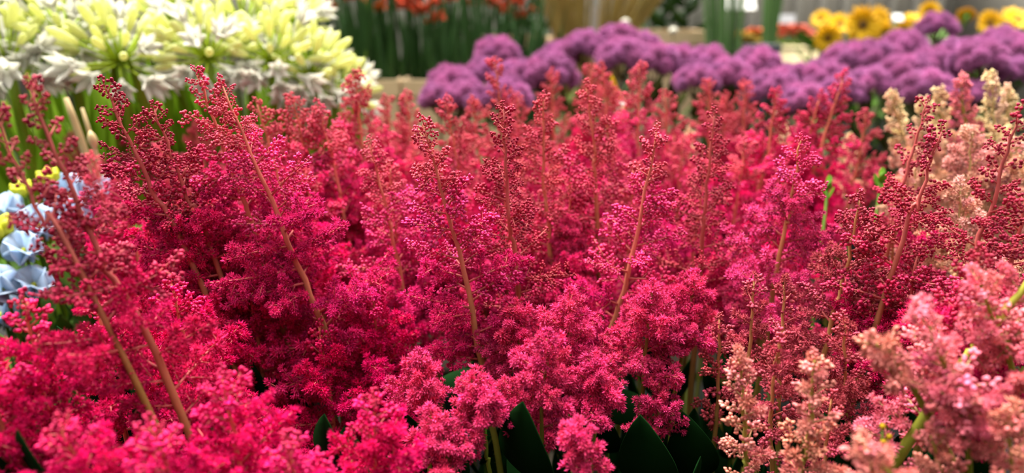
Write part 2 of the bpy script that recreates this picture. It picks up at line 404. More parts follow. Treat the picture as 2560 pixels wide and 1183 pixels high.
mb = MB(); mb.add(*box((0, -1.3, 1.5), (14, 0.1, 3.0)))  # unseen wall added behind the camera to block low light
for k in range(30): mb.add(*tube([Vector((-7 + k*.47, -1.23, 0)), Vector((-7 + k*.47, -1.23, 1.5)), Vector((-7 + k*.47, -1.23, 3))], [.05]*3, 6))
struct('shade_wall_front', mb.mesh('shade_wall_front', M['darkwall']))
for nm, x in (('shade_wall_left', -4.5), ('shade_wall_right', 4.5)):  # side walls added to keep low light off the bed
    mb = MB(); mb.add(*box((x, 3.3, 1.5), (.1, 9.3, 3.0))); struct(nm, mb.mesh(nm, M['wall']))

def bench(label, x0, x1, y0, y1, z):
    t = thing('display_bench', label, 'bench', ((x0+x1)/2, (y0+y1)/2, 0)); cx, cy = (x0+x1)/2, (y0+y1)/2
    n = max(2, int((y1-y0)/0.14)); w = (y1-y0)/n
    mb = MB(); mb.add(*box((0, 0, 0), (x1-x0, w-.008, .03))); me = mb.mesh('plank', M['bench'])
    for k in range(n): link('plank', me, t, Matrix.Translation((0, y0 - cy + w*(k+.5), z-.015)))
    mb = MB(); mb.add(*box((0, 0, 0), (.05, .05, z-.03))); me = mb.mesh('leg', M['steel'])
    for sx in (-1, 1):
        for sy in (-1, 1): link('leg', me, t, Matrix.Translation((sx*((x1-x0)/2-.06), sy*((y1-y0)/2-.06), (z-.03)/2)))
bench('low dark plank bench under the crimson astilbe buckets', -1.0, 1.0, 0.30, 1.40, 0.20)
bench('plank bench under the purple domed flowers', -0.5, 1.6, 1.50, 2.05, 0.34)
bench('plank bench under the cardboard collars and scarlet spikes', -1.2, 2.2, 2.10, 3.9, 0.34)

BKV = None
def bucket(label, x, y, z, r, h, m='black', square=False, cat='bucket', name='flower_bucket', group=None):
    t = thing(name, label, cat, (x, y, z), group); mb = MB()
    n = 4 if square else 20; k = 1.414 if square else 1.0
    v, f = lathe([(0, 0), (r*.8*k, 0), (r*k, h), (r*k*.965, h), (r*.77*k, .012), (0, .012)], n)
    if square: a = math.pi/4; c, s = math.cos(a), math.sin(a); v = v @ np.array([[c, s, 0], [-s, c, 0], [0, 0, 1]], np.float32)
    mb.add(v, f); link('body', mb.mesh('body', M[m], not square), t)
    mb = MB(); v, f = lathe([(r*k*.99, h-.018), (r*k*1.05, h-.014), (r*k*1.05, h), (r*k*.96, h+.002), (r*k*.96, h-.018)], n)
    if square: v = v @ np.array([[c, s, 0], [-s, c, 0], [0, 0, 1]], np.float32)
    mb.add(v, f); link('rim', mb.mesh('rim', M[m], not square), t)
    return t
for i, (x, y, r) in enumerate([(-.44, .62, .11), (-.19, .60, .11), (.05, .74, .11), (.30, .60, .11), (-.36, .95, .11), (-.09, 1.02, .11), (.18, 1.02, .11), (.45, .92, .11), (.55, .60, .10), (.0, .50, .09)]):
    bucket('black flower bucket hidden among the dark astilbe stems', x, y, .20, r, .24, group='black astilbe buckets')

# ================================================================== astilbe plumes
G1 = 'crimson astilbe plumes'
# in focus, centre
plume('sharp rose-red astilbe plume with hairy yellowish stem, tip against the central red mass', (1060, 312, .62), (1236, 1100), .215, 'rose', .060, .150, .056, .33, hero=True, nb=46, bow=.012, leaf=1)
plume('sharp dark crimson astilbe spike just beyond the hairy yellowish stem, beaded with round buds', (1258, 272, .66), (1302, 800), .20, 'crimson', .16, .19, .05, .26, hero=True, nb=38, bow=.008)
plume('slim reddish astilbe spike with a pale yellow tip beside the dark crimson beaded spike', (1357, 245, .76), (1376, 680), .20, 'scarlet', .12, .18, .055, .30, hero=True, nb=36, bow=.006)
plume('straight coral-red astilbe plume with peach stem and pale tip, right of the slim pale-tipped spike', (1468, 222, .78), (1492, 560), .20, 'scarlet', .10, .20, .06, .34, hero=True, nb=38, bow=.006)
plume('right-leaning rose astilbe plume whose tan stem slants down to dark leaves', (1642, 330, .68), (1470, 1020), .25, 'rose', .055, .15, .062, .33, hero=True, nb=44, bow=.015, leaf=1)
plume('soft rose astilbe plume leaning left, with peach stem, left of the sharp hairy-stemmed plume', (925, 360, .74), (1010, 740), .22, 'rose', .07, .13, .06, .34, hero=True, nb=38)
# left side, nearer than the focus
plume('near crimson astilbe plume arching to the upper left corner before white agapanthus', (72, 218, .47), (440, 1010), .27, 'crimson', .115, .16, .055, .22, nb=36, bow=.012, r0=.0028)
plume('near crimson astilbe plume cut by the left edge above pale blue flowers', (-15, 285, .46), (255, 780), .18, 'crimson', .10, .15, .04, .22, nb=24, bow=.008, r0=.0024)
plume('blurred red astilbe plume below the leftmost drooping white trumpets', (262, 215, .64), (505, 720), .24, 'crimson', .075, .12, .07, .34, nb=38)
plume('short blurred red astilbe spike between two taller plumes by agapanthus stems', (385, 272, .66), (560, 700), .22, 'crimson', .07, .12, .06, .36, nb=34)
plume('tall double-tipped red astilbe plume against the white agapanthus, left of the pair', (492, 185, .66), (690, 760), .25, 'rose', .07, .12, .07, .36, nb=40)
plume('long red astilbe plume with peach stem running down through the hot pink mass', (556, 215, .64), (892, 1040), .28, 'rose', .06, .12, .075, .36, nb=46)
plume('red astilbe plume with blunt tip before green agapanthus stems', (642, 262, .80), (760, 640), .22, 'scarlet', .07, .11, .07, .38, nb=32)
plume('broad rosy astilbe plume before the pale drooping agapanthus bells', (732, 250, .84), (830, 620), .22, 'scarlet', .06, .10, .07, .38, nb=32)
plume('rosy astilbe plume at the foot of the cream agapanthus head', (798, 272, .84), (880, 640), .22, 'rose', .06, .10, .07, .38, nb=32)
plume('tall pointed astilbe plume at the right end of the agapanthus', (886, 192, .92), (940, 560), .24, 'scarlet', .06, .10, .07, .36, nb=36)
# behind, along the skyline
plume('slim red astilbe tip before the left cardboard collar', (966, 255, 1.06), (1000, 520), .20, 'scarlet', .08, .11, .06, .32, nb=26)
plume('red astilbe tip before the slit between the two cardboard collars', (1015, 242, 1.02), (1050, 520), .22, 'scarlet', .08, .11, .06, .30, nb=28)
plume('red astilbe plume behind the sharp hairy-stemmed plume, below purple domes', (1116, 262, .88), (1170, 600), .20, 'scarlet', .09, .13, .06, .32, nb=30)
plume('blunt red astilbe tip against the lowest purple dome', (1182, 262, 1.0), (1210, 560), .20, 'scarlet', .08, .12, .06, .34, nb=26)
plume('tallest red astilbe spike with round beads standing before purple domes', (1238, 158, .94), (1272, 560), .24, 'scarlet', .13, .16, .055, .26, nb=34)
plume('hidden red astilbe plume just right of the tallest beaded spike', (1295, 248, 1.02), (1310, 560), .20, 'scarlet', .08, .12, .06, .34, nb=26)
plume('faint red astilbe spike before the rightmost dome of the left purple group', (1380, 185, 1.18), (1395, 480), .22, 'scarlet', .10, .14, .055, .30, nb=26)
plume('left of the twin red astilbe tips above the straight coral-red plume', (1476, 172, 1.12), (1490, 480), .22, 'scarlet', .08, .12, .06, .30, nb=28)
plume('right of the twin red astilbe tips, beside a bright yellow petal', (1506, 174, 1.08), (1528, 500), .24, 'scarlet', .08, .12, .055, .30, nb=28)
plume('tall red astilbe plume right of the yellow and white petals', (1598, 172, 1.0), (1600, 520), .25, 'rose', .07, .11, .065, .34, nb=34)
plume('shorter red astilbe tip right of the tall plume by the yellow petals', (1664, 238, 1.04), (1665, 540), .22, 'scarlet', .07, .11, .06, .36, nb=26)
plume('pale red pointed astilbe tip under the middle purple domes', (1775, 208, 1.10), (1775, 500), .22, 'scarlet', .08, .12, .06, .32, nb=28)
plume('small red astilbe tip squeezed between two pointed plumes below purple domes', (1815, 240, 1.14), (1815, 500), .20, 'scarlet', .08, .12, .05, .32, nb=24)
plume('red pointed astilbe tip right of the small squeezed one', (1860, 210, 1.12), (1850, 500), .22, 'scarlet', .08, .12, .06, .32, nb=28)
plume('right-leaning bright pink-red astilbe tip below the purple dip', (1942, 236, .98), (1880, 560), .22, 'hot', .07, .10, .06, .32, nb=30)
plume('slender hot pink astilbe tip leaning right into the purple domes', (2108, 195, .98), (1990, 600), .25, 'hot', .08, .11, .06, .30, nb=32)
plume('blunt hot pink astilbe tip just left of the slender leaning one', (2050, 245, 1.0), (1960, 600), .22, 'hot', .06, .09, .06, .36, nb=28)
plume('rusty red astilbe tip between hot pink and peach plumes', (2165, 285, 1.05), (2110, 560), .20, 'scarlet', .08, .12, .06, .34, nb=26)
# dark crimson and right side
plume('dark crimson astilbe spike rising in the red mass right of centre', (1785, 290, .74), (1748, 720), .24, 'crimson', .15, .19, .06, .30, nb=38)
plume('crimson astilbe spike crossing the peach plumes, tip leaning right', (2318, 258, .72), (2215, 640), .22, 'crimson', .10, .15, .05, .26, nb=26)
plume('open crimson astilbe spray with beaded branches before the peach mass', (2350, 330, .60), (2225, 700), .20, 'crimson', .12, .16, .042, .24, nb=26)
plume('crimson astilbe plume at the right edge with its brown stem slanting down', (2548, 285, .56), (2400, 760), .22, 'crimson', .12, .17, .05, .26, nb=30)
plume('second crimson astilbe plume cut by the right edge', (2590, 400, .60), (2500, 800), .20, 'crimson', .11, .16, .05, .28, nb=24)
plume('magenta-pink astilbe plume with yellow stem standing out of the red mass', (2000, 350, .70), (1935, 720), .22, 'magenta', .03, .06, .07, .40, nb=40)
plume('pink-red astilbe plume with ochre stem right of the magenta plume', (2150, 500, .64), (2050, 930), .20, 'dusky', .03, .06, .07, .40, nb=38)
# near hot pink masses, lower left
GH = 'hot pink astilbe masses in front'
HOT = dict(bare=False, pal='hot', bud=.008, mid=.03, slope=.62, wmax=.075, group=GH, nb=30)
for lab, tip, base, kw in [
 ('hot pink astilbe spike rising at the left edge below pale blue flowers', (62, 758, .50), (150, 1330), dict(lp=.17, slope=.40)),
 ('hot pink astilbe mass cut by the left edge, low down', (-40, 900, .47), (60, 1400), dict(lp=.17)),
 ('hot pink astilbe plume in the lower left corner over dark leaves', (150, 1060, .44), (330, 1480), dict(lp=.14)),
 ('hot pink astilbe plume below the arching crimson one, left', (250, 780, .57), (380, 1350), dict(lp=.19)),
 ('hot pink fluffy astilbe plume left of the small dark hole in the mass', (430, 710, .60), (560, 1350), dict(lp=.20)),
 ('hot pink fluffy astilbe plume right of the small dark hole in the mass', (620, 690, .70), (720, 1300), dict(lp=.20)),
 ('hot pink astilbe plume with thick rounded sprays at the bottom, left of centre', (560, 950, .48), (640, 1450), dict(lp=.16)),
 ('hot pink astilbe plume sweeping along the bottom edge, left', (380, 1070, .44), (520, 1480), dict(lp=.14)),
 ('hot pink astilbe plume over a dark gap, mid left', (800, 820, .68), (890, 1350), dict(lp=.18)),
 ('rosy astilbe plume at the bottom, left of the green stem', (935, 1000, .50), (950, 1420), dict(lp=.13)),
 ('low hot pink astilbe plume at the bottom edge, left of centre', (720, 1110, .46), (790, 1450), dict(lp=.12)),
 ('hot pink astilbe plume behind the long peach stem', (760, 530, .76), (860, 1050), dict(lp=.20)),
 ('hot pink astilbe plume under the soft rose left-leaning plume', (930, 720, .70), (1000, 1250), dict(lp=.15)),
 ('bright hot pink astilbe plume in the middle of the left mass', (540, 500, .74), (650, 1000), dict(lp=.18)),
 ('bright hot pink astilbe plume beneath the short blurred spike', (400, 520, .70), (520, 1000), dict(lp=.18)),
]:
    k = dict(HOT); k.update(kw); plume(lab, tip, base, **k)
# fluffy sprays, lower centre
FL = dict(bare=False, pal='tuft', bud=0, mid=0, slope=.62, wmax=.045, group='fluffy rose astilbe tufts at the centre', nb=24, hero=False)
for lab, tip, base, kw in [
 ('pale fluffy rose astilbe tuft beside the bare green stem at the bottom', (1180, 950, .57), (1236, 1300), dict(lp=.045, wmax=.028)),
 ('bushy rose astilbe tuft under the dark crimson beaded spike', (1290, 765, .66), (1300, 1250), dict(lp=.09)),
 ('fluffy rose astilbe tuft with pale tips at bottom centre', (1370, 850, .58), (1350, 1300), dict(lp=.075)),
 ('upright rose astilbe tuft left of the slanting tan stem', (1425, 750, .62), (1440, 1250), dict(lp=.07)),
 ('short rose astilbe spray hanging at the bottom beside green leaves', (1430, 1075, .53), (1500, 1290), dict(lp=.05, wmax=.018)),
 ('soft rose astilbe tuft right of the slanting tan stem', (1630, 720, .66), (1590, 1250), dict(lp=.09, wmax=.05)),
 ('small rose astilbe tuft tipping out of the mass at centre right', (1735, 700, .68), (1660, 1250), dict(lp=.07, wmax=.05)),
 ('rose astilbe tuft crossing the slanting tan stem low down', (1490, 900, .60), (1470, 1300), dict(lp=.055, wmax=.04)),
 ('rose astilbe tuft left of the hairy yellowish stem, half way down', (1050, 900, .60), (1090, 1300), dict(lp=.05, wmax=.04)),
 ('rose astilbe plume filling the gap between hairy stem and beaded spike', (1195, 580, .80), (1230, 1200), dict(lp=.16, wmax=.06, nb=34)),
 ('rose astilbe plume filling the gap right of the beaded spike', (1420, 560, .80), (1420, 1200), dict(lp=.16, wmax=.06, nb=34)),
 ('dim rose astilbe spray deep below the centre, behind a green leaf', (1330, 960, .70), (1340, 1250), dict(lp=.06, wmax=.04)),
 ('dim rose astilbe sprig in the dark gap at lower right of centre', (1650, 960, .66), (1640, 1300), dict(lp=.06, wmax=.035, nb=16)),
 ('dim rose astilbe spray at the bottom, left of the bare green stem', (1080, 1040, .56), (1180, 1350), dict(lp=.05, wmax=.035)),
]:
    k = dict(FL); k.update(kw); plume(lab, tip, base, **k)
# the massed plumes in the middle of the bed
LMK = ['the leftmost dry stalk', 'the short blurred spike', 'the double-tipped plume', 'the green agapanthus stems', 'the rightmost agapanthus head', 'the cardboard collars', 'the lowest purple domes',
       'the faint spike by the domes', 'the twin red tips', 'the ridge before the tan cardboard', 'the small squeezed tip', 'the dip in the purple ridge']
for i in range(34):
    row = i % 3; px = 180 + (i//3)*165 + row*55 + R.uniform(-25, 25)
    py = (335, 375, 425)[row] + R.uniform(-20, 25); d = (1.12, .96, .84)[row] + R.uniform(-.04, .04)
    if px > 2080: continue
    plume('%s buried rose-red astilbe plume in the mass below %s' % (('hindmost', 'middle', 'foremost')[row], LMK[i//3]), (px, py, d), (px + (px-1330)*-0.10, py + 420), .22,
          R.choice(('scarlet', 'rose', 'hot', 'hot', 'rose')), .05, .08, .07, .42, nb=28, group='massed red astilbe plumes')
# right side: dusky, salmon, pink and peach kinds
GP = 'pale pink and salmon astilbe plumes'
for lab, tip, base, kw in [
 ('narrow salmon astilbe spire with green stem against the dark gap, bottom', (1848, 895, .54), (1862, 1330), dict(lp=.10, pal='salmon', slope=.20, wmax=.020, nb=28)),
 ('broad-footed salmon astilbe spire right of the narrow one, bottom', (2035, 900, .50), (1985, 1330), dict(lp=.12, pal='salmon', slope=.20, wmax=.024, nb=30)),
 ('oblique salmon astilbe spray pointing up left over the dark gap', (2190, 858, .46), (2330, 1060), dict(lp=.06, pal='salmon', slope=.3, wmax=.014, nb=22)),
 ('dusky rose astilbe spire left of the yellow-stemmed magenta plume foot', (1885, 705, .62), (1868, 1250), dict(lp=.12, pal='dusky', slope=.24, wmax=.022, nb=18)),
 ('dusky rose astilbe spire under the yellow-stemmed magenta plume', (1962, 715, .62), (1940, 1250), dict(lp=.13, pal='dusky', slope=.24, wmax=.022, nb=18)),
 ('dark dusky astilbe spire rising beside the narrow salmon one', (1800, 800, .66), (1770, 1300), dict(lp=.12, pal='dusky', slope=.3, wmax=.024, nb=16)),
 ('dusky pink astilbe spire behind the broad-footed salmon one', (1945, 850, .57), (1930, 1300), dict(lp=.12, pal='dusky', slope=.2, wmax=.020, nb=20)),
 ('dusky purple-pink astilbe spray above the yellow berries', (2110, 800, .60), (2090, 1250), dict(lp=.14, pal='dusky', slope=.40, wmax=.038, nb=22)),
 ('dusky astilbe spray in shade between salmon spires', (2080, 1000, .56), (2060, 1350), dict(lp=.10, pal='dusky', slope=.35, wmax=.028, nb=16)),
 ('dusky red astilbe mass above the dark gap, right', (2290, 640, .62), (2250, 1150), dict(lp=.14, pal='crimson', bud=.01, mid=.06, slope=.5, wmax=.06, nb=34)),
 ('crimson astilbe mass behind the thick green stem, right', (2450, 640, .52), (2400, 1200), dict(lp=.14, pal='crimson', bud=.02, mid=.06, slope=.5, wmax=.06, nb=34)),
 ('near pale pink astilbe plume on a thick green slanting stem', (2700, 540, .48), (2262, 1120), dict(lp=.21, pal='pink', slope=.30, wmax=.040, nb=30, r0=.0046, bow=.004, bare=True)),
 ('pale pink astilbe spike rising right of the crimson mass', (2440, 690, .48), (2560, 1050), dict(lp=.09, pal='pink', slope=.26, wmax=.018, nb=24)),
 ('pale pink astilbe spray pointing up left beside the thick green stem', (2300, 775, .45), (2480, 1130), dict(lp=.10, pal='pink', slope=.24, wmax=.019, nb=26)),
 ('rounded pale pink astilbe tuft before the thick green stem', (2385, 965, .45), (2430, 1250), dict(lp=.04, pal='pink', slope=.6, wmax=.02, nb=26)),
 ('pale pink astilbe spray at the right edge over the thick stem', (2600, 800, .46), (2640, 1150), dict(lp=.09, pal='pink', slope=.3, wmax=.022, nb=24)),
 ('salmon astilbe mass in the lower right corner', (2520, 1040, .44), (2540, 1400), dict(lp=.10, pal='salmon', slope=.45, wmax=.030, nb=24)),
 ('salmon astilbe spray at the bottom beside the yellow berries', (2330, 1090, .46), (2380, 1400), dict(lp=.09, pal='salmon', slope=.4, wmax=.024, nb=20)),
 ('small salmon astilbe spray at the bottom edge under the yellow berries', (2160, 1120, .42), (2300, 1350), dict(lp=.05, pal='salmon', slope=.4, wmax=.02, nb=18)),
 ('cream-tipped peach astilbe spire, leftmost of the peach ones', (2228, 240, 1.02), (2300, 520), dict(lp=.20, pal='peach', bud=.0, mid=0.10, slope=.17, wmax=.05, nb=52)),
 ('peach pink astilbe spire behind the crossing crimson spike', (2304, 258, .98), (2330, 560), dict(lp=.20, pal='peach', bud=.0, mid=0.05, slope=.24, wmax=.05, nb=52)),
 ('cream-tipped peach astilbe spire standing below the purple domes', (2346, 232, 1.0), (2375, 560), dict(lp=.20, pal='peach', bud=.0, mid=0.08, slope=.22, wmax=.05, nb=52)),
 ('coral pink astilbe spire among the peach ones', (2404, 205, .98), (2420, 560), dict(lp=.22, pal='pink', bud=.0, mid=.12, slope=.17, wmax=.05, nb=52)),
 ('tallest cream astilbe spire near the right edge', (2480, 192, .96), (2500, 540), dict(lp=.22, pal='peach', bud=.0, mid=0.10, slope=.17, wmax=.05, nb=52)),
 ('cream astilbe spire right of the tallest cream one', (2518, 228, 1.0), (2545, 560), dict(lp=.20, pal='peach', bud=.0, mid=0.14, slope=.17, wmax=.05, nb=52)),
 ('pink-peach astilbe mass between the crossing crimson spikes', (2430, 330, .80), (2420, 700), dict(lp=.20, pal='peach', bud=.0, mid=.0, slope=.5, wmax=.07, nb=34)),
 ('pink-peach astilbe mass beside the right edge', (2530, 360, .78), (2510, 720), dict(lp=.20, pal='peach', bud=.0, mid=.0, slope=.5, wmax=.07, nb=34)),
 ('pink-peach astilbe mass left of the crossing crimson spikes', (2290, 390, .84), (2290, 700), dict(lp=.18, pal='peach', bud=.0, mid=.0, slope=.5, wmax=.07, nb=30)),
 ('pale peach astilbe mass low among the crimson sprays', (2400, 470, .72), (2390, 800), dict(lp=.16, pal='peach', bud=.0, mid=.0, slope=.5, wmax=.07, nb=30)),
 ('dusky rose astilbe mass below the peach ones', (2240, 520, .78), (2230, 850), dict(lp=.16, pal='dusky', slope=.5, wmax=.06, nb=30)),
]:
    k = dict(bud=.0, mid=.0, group=GP, bow=.006, bare=tip[2] > .6); k.update(kw); plume(lab, tip, base, **k)

for lab, tip, base in [('pale cream astilbe glimpsed between red tips below the middle ridge', (1722, 330, 1.24), (1722, 560)), ('pale cream astilbe glimpsed below the leaning pink-red tip', (1962, 322, 1.22), (1950, 560)),
                       ('pale cream astilbe glimpsed below the rusty red tip', (2125, 345, 1.2), (2120, 560)), ('pale cream astilbe glimpsed before the cardboard collars', (1050, 330, 1.28), (1060, 560))]:
    plume(lab, tip, base, .16, 'peach', 0, .05, .04, .3, nb=24, group=GP)
# low astilbe leaves: leafy shoots between the flower stems, many added to shade the gaps
def shoot(label, px, py, d, n=7, size=1.0, m='leaf', group='dark astilbe leaf shoots', bottom=.30, lib=None, span=.45):
    rng = random.Random(int(px*3+py)); P = at(px, py, d); foot = Vector((P.x, P.y, bottom))
    t = thing('leaf_shoot', label, 'foliage', foot, group); h = P.z - bottom
    mb = MB(); mb.add(*tube([Vector((0, 0, 0)), Vector((.003, 0, h*.5)), Vector((0, 0, h))], [.003, .0025, .0015], 6)); link('stem', mb.mesh('stem', M['green']), t)
    for k in range(n):
        a = k*2.4; z = h*(1 - span + span*k/n); link('leaf', (lib or LEAF)[k % 2], t, mat4(Vector((0, 0, z)), (math.cos(a), math.sin(a), 1.1), size*rng.uniform(.8, 1.2), rng.uniform(-.4, .4)))
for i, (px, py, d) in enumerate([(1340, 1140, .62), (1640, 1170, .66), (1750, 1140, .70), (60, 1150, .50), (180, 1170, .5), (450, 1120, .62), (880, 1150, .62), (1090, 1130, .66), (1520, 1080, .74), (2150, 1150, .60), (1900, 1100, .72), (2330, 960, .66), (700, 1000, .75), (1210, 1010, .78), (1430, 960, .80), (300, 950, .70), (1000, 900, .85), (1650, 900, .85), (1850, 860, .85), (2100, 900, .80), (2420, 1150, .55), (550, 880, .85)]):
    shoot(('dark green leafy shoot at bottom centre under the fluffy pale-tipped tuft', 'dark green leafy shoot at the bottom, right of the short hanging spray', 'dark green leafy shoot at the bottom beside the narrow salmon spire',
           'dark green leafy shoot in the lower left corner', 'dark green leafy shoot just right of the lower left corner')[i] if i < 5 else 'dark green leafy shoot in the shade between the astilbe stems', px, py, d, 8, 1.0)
mb = MB(); mb.add(*leaf_mesh(.030, .018, .3, .2, 6, .6)); LLEAF = mb.mesh('leaf', M['limeblade'])
shoot('small lime green leaves glimpsed in the red mass, right', 2072, 452, .90, 4, .55, group=None, lib=[LLEAF, LLEAF], span=.04)
shoot('small lime green leaves glimpsed left of the crimson sprays', 2205, 432, .92, 4, .55, group=None, lib=[LLEAF, LLEAF], span=.04)
# yellow berries, bottom right
v, f = lathe([(0, 0), (.0025, .0006), (.0042, .0035), (.003, .0065), (0, .0075)], 10); mb = MB(); mb.add(v, f); BERRY = mb.mesh('berry', M['yellow'])
bt = thing('berry_sprig', 'thin sprig with small yellow buds in the dark gap at lower right', 'flower', at(2205, 1180, .47))
for px, py in ((2206, 1072), (2222, 1098), (2208, 1110), (2204, 1138)):
    p = at(px, py, .47) - bt.location; link('bud', BERRY, bt, Matrix.Translation(p) @ Matrix.Scale(.45, 4))
    mb = MB(); mb.add(*tube(bez(Vector((0, 0, -.05)), Vector((0, 0, p.z*.5)), p, 6), [.0008]*6, 5)); link('stalk', mb.mesh('stalk', M['green']), bt)

# ================================================================== white agapanthus
def aga_floret(open_, seed):
    rng = random.Random(seed); mb = MB(); Lp = .050
    mb.add(*tube([Vector((0, 0, 0)), Vector((0, .001, Lp*.5)), Vector((0, 0, Lp))], [.0013, .0012, .0014], 6))
    if not open_:
        v, f = lathe([(0, 0), (.0028, .002), (.0045, .010), (.0058, .022), (.0045, .032), (0, .038)], 8); v = v + np.array((0, 0, Lp-.001), np.float32); mb.add(v, f, 1.0, 1)
    else:
        v, f = lathe([(0, 0), (.003, .001), (.0045, .012), (.0065, .018)], 8); v = v + np.array((0, 0, Lp-.001), np.float32); mb.add(v, f, 1.0, 1)
        for k in range(6):
            v, f = leaf_mesh(.032, .0125, .45, .2, 5, .8); v = v + np.array((0, .0045, 0), np.float32)
            a = k*math.pi/3; c, s = math.cos(a), math.sin(a); v = v @ np.array([[c, s, 0], [-s, c, 0], [0, 0, 1]], np.float32) + np.array((0, 0, Lp+.012), np.float32)
            mb.add(v, f, 1.0, 1)
    return mb.mesh('floret', [M['pedicel'], M['white_petal'] if open_ else M['cream_bud']])
AGO = [aga_floret(True, i) for i in range(2)]; AGB = [aga_floret(False, i) for i in range(2)]
def agapanthus(label, px, py, d, size=1.0, n=46, seed=0, lean=0.0):
    rng = random.Random(seed); C = at(px, py, d); foot = Vector((C.x + lean, C.y + .03, .15))
    t = thing('agapanthus', label, 'flower', foot, 'white agapanthus'); c = C - foot
    mb = MB(); mb.add(*tube(catmull([Vector((0, 0, 0)), c*.5 + Vector((.004, 0, 0)), c], 6), [.0075]*13, 8)); link('stem', mb.mesh('stem', M['agastem']), t)
    for k in range(n):
        z = 1 - 1.35*(k+.5)/n; a = k*2.39996 + rng.uniform(-.2, .2); r = math.sqrt(max(0, 1-z*z))
        dd = Vector((r*math.cos(a), r*math.sin(a), z + .12)).normalized()
        op = rng.random() < (0.12 if z > .35 else (.42 if z > -.05 else .8))
        if op and z < .2: dd = (dd + Vector((0, 0, -.25))).normalized()
        link('floret', rng.choice(AGO if op else AGB), t, mat4(c, dd, size*rng.uniform(.85, 1.12), rng.uniform(0, 6)))
for i, (lab, px, py, d, sz) in enumerate([
 ('cream agapanthus head cut by the left edge, above the arching crimson plume', 20, 130, 1.08, 1.05),
 ('white agapanthus head with drooping trumpets above the leftmost dry stalk', 165, 70, 1.12, 1.05),
 ('big white agapanthus head whose open trumpets hang lowest', 300, 130, 1.10, 1.10),
 ('cream agapanthus head at the top edge between two white ones', 430, 40, 1.22, 1.10),
 ('white agapanthus head above the tall double-tipped red plume', 520, 120, 1.14, 1.05),
 ('brilliant white agapanthus head at the top edge, right of centre of its row', 610, 40, 1.25, 1.10),
 ('white agapanthus head with pale bells over lime pedicels', 680, 130, 1.18, 1.05),
 ('cream agapanthus head right of the pale bells', 775, 165, 1.22, 1.05),
 ('rightmost cream agapanthus head beside the dark green blades', 838, 225, 1.26, .95),
 ('cream agapanthus head half hidden at the top left corner', 60, -20, 1.25, 1.1),
 ('cream agapanthus head at the top edge, right end of the row', 730, 40, 1.36, .95)]):
    agapanthus(lab, px, py + 28, d, sz, seed=40+i, lean=.02*math.sin(i*2))
# bare stems and strap leaves under the heads
AGL = []
for L_, w_ in ((.62, .028), (.54, .024)):
    mb = MB(); mb.add(*leaf_mesh(L_, w_, .10, .3, 8, .5)); AGL.append(mb.mesh('leaf', M['agastem']))
for i in range(40):
    p = at(10 + i*21, 300, 1.22 + .10*(i % 5)); t = thing('strap_leaf_clump', 'clump of green strap leaves among the agapanthus stems', 'foliage', (p.x, p.y, .40), 'agapanthus strap leaves')
    for k in range(6):
        a = k*1.05 + i; link('leaf', AGL[k % 2], t, mat4(Vector((.01*math.cos(a), .01*math.sin(a), 0)), (.16*math.cos(a), .10*math.sin(a), 1), R.uniform(.9, 1.1), a))
# dry tan stalks
def dry(label, p0, p1, d, r, node=None):
    a, b = at(*p0, d), at(*p1, d + .03); b = a + (b-a)*2.2; t = thing('dry_stalk', label, 'stalk', b)
    mb = MB(); mb.add(*tube(bez(Vector((0, 0, 0)), (a-b)*.5 + Vector((.004, 0, 0)), a-b, 8), [r*1.2, r, r, r, r, r, r*.9, r*.6], 8)); link('stem', mb.mesh('stem', M['tan']), t)
    if node:
        v, f = lathe([(0, -.012), (r*1.2, -.008), (r*2.1, 0), (r*1.4, .008), (0, .014)], 8)
        mb = MB(); mb.add(v, f); link('node', mb.mesh('node', M['tan']), t, mat4(at(*node, d) - b, a-b))
dry('straight pale tan dry stalk below the leftmost white trumpets', (165, 245), (215, 400), .98, .0048)
dry('thinner tan dry stalk with a swollen node, right of the straight one', (205, 270), (252, 440), .97, .0030, (232, 352))

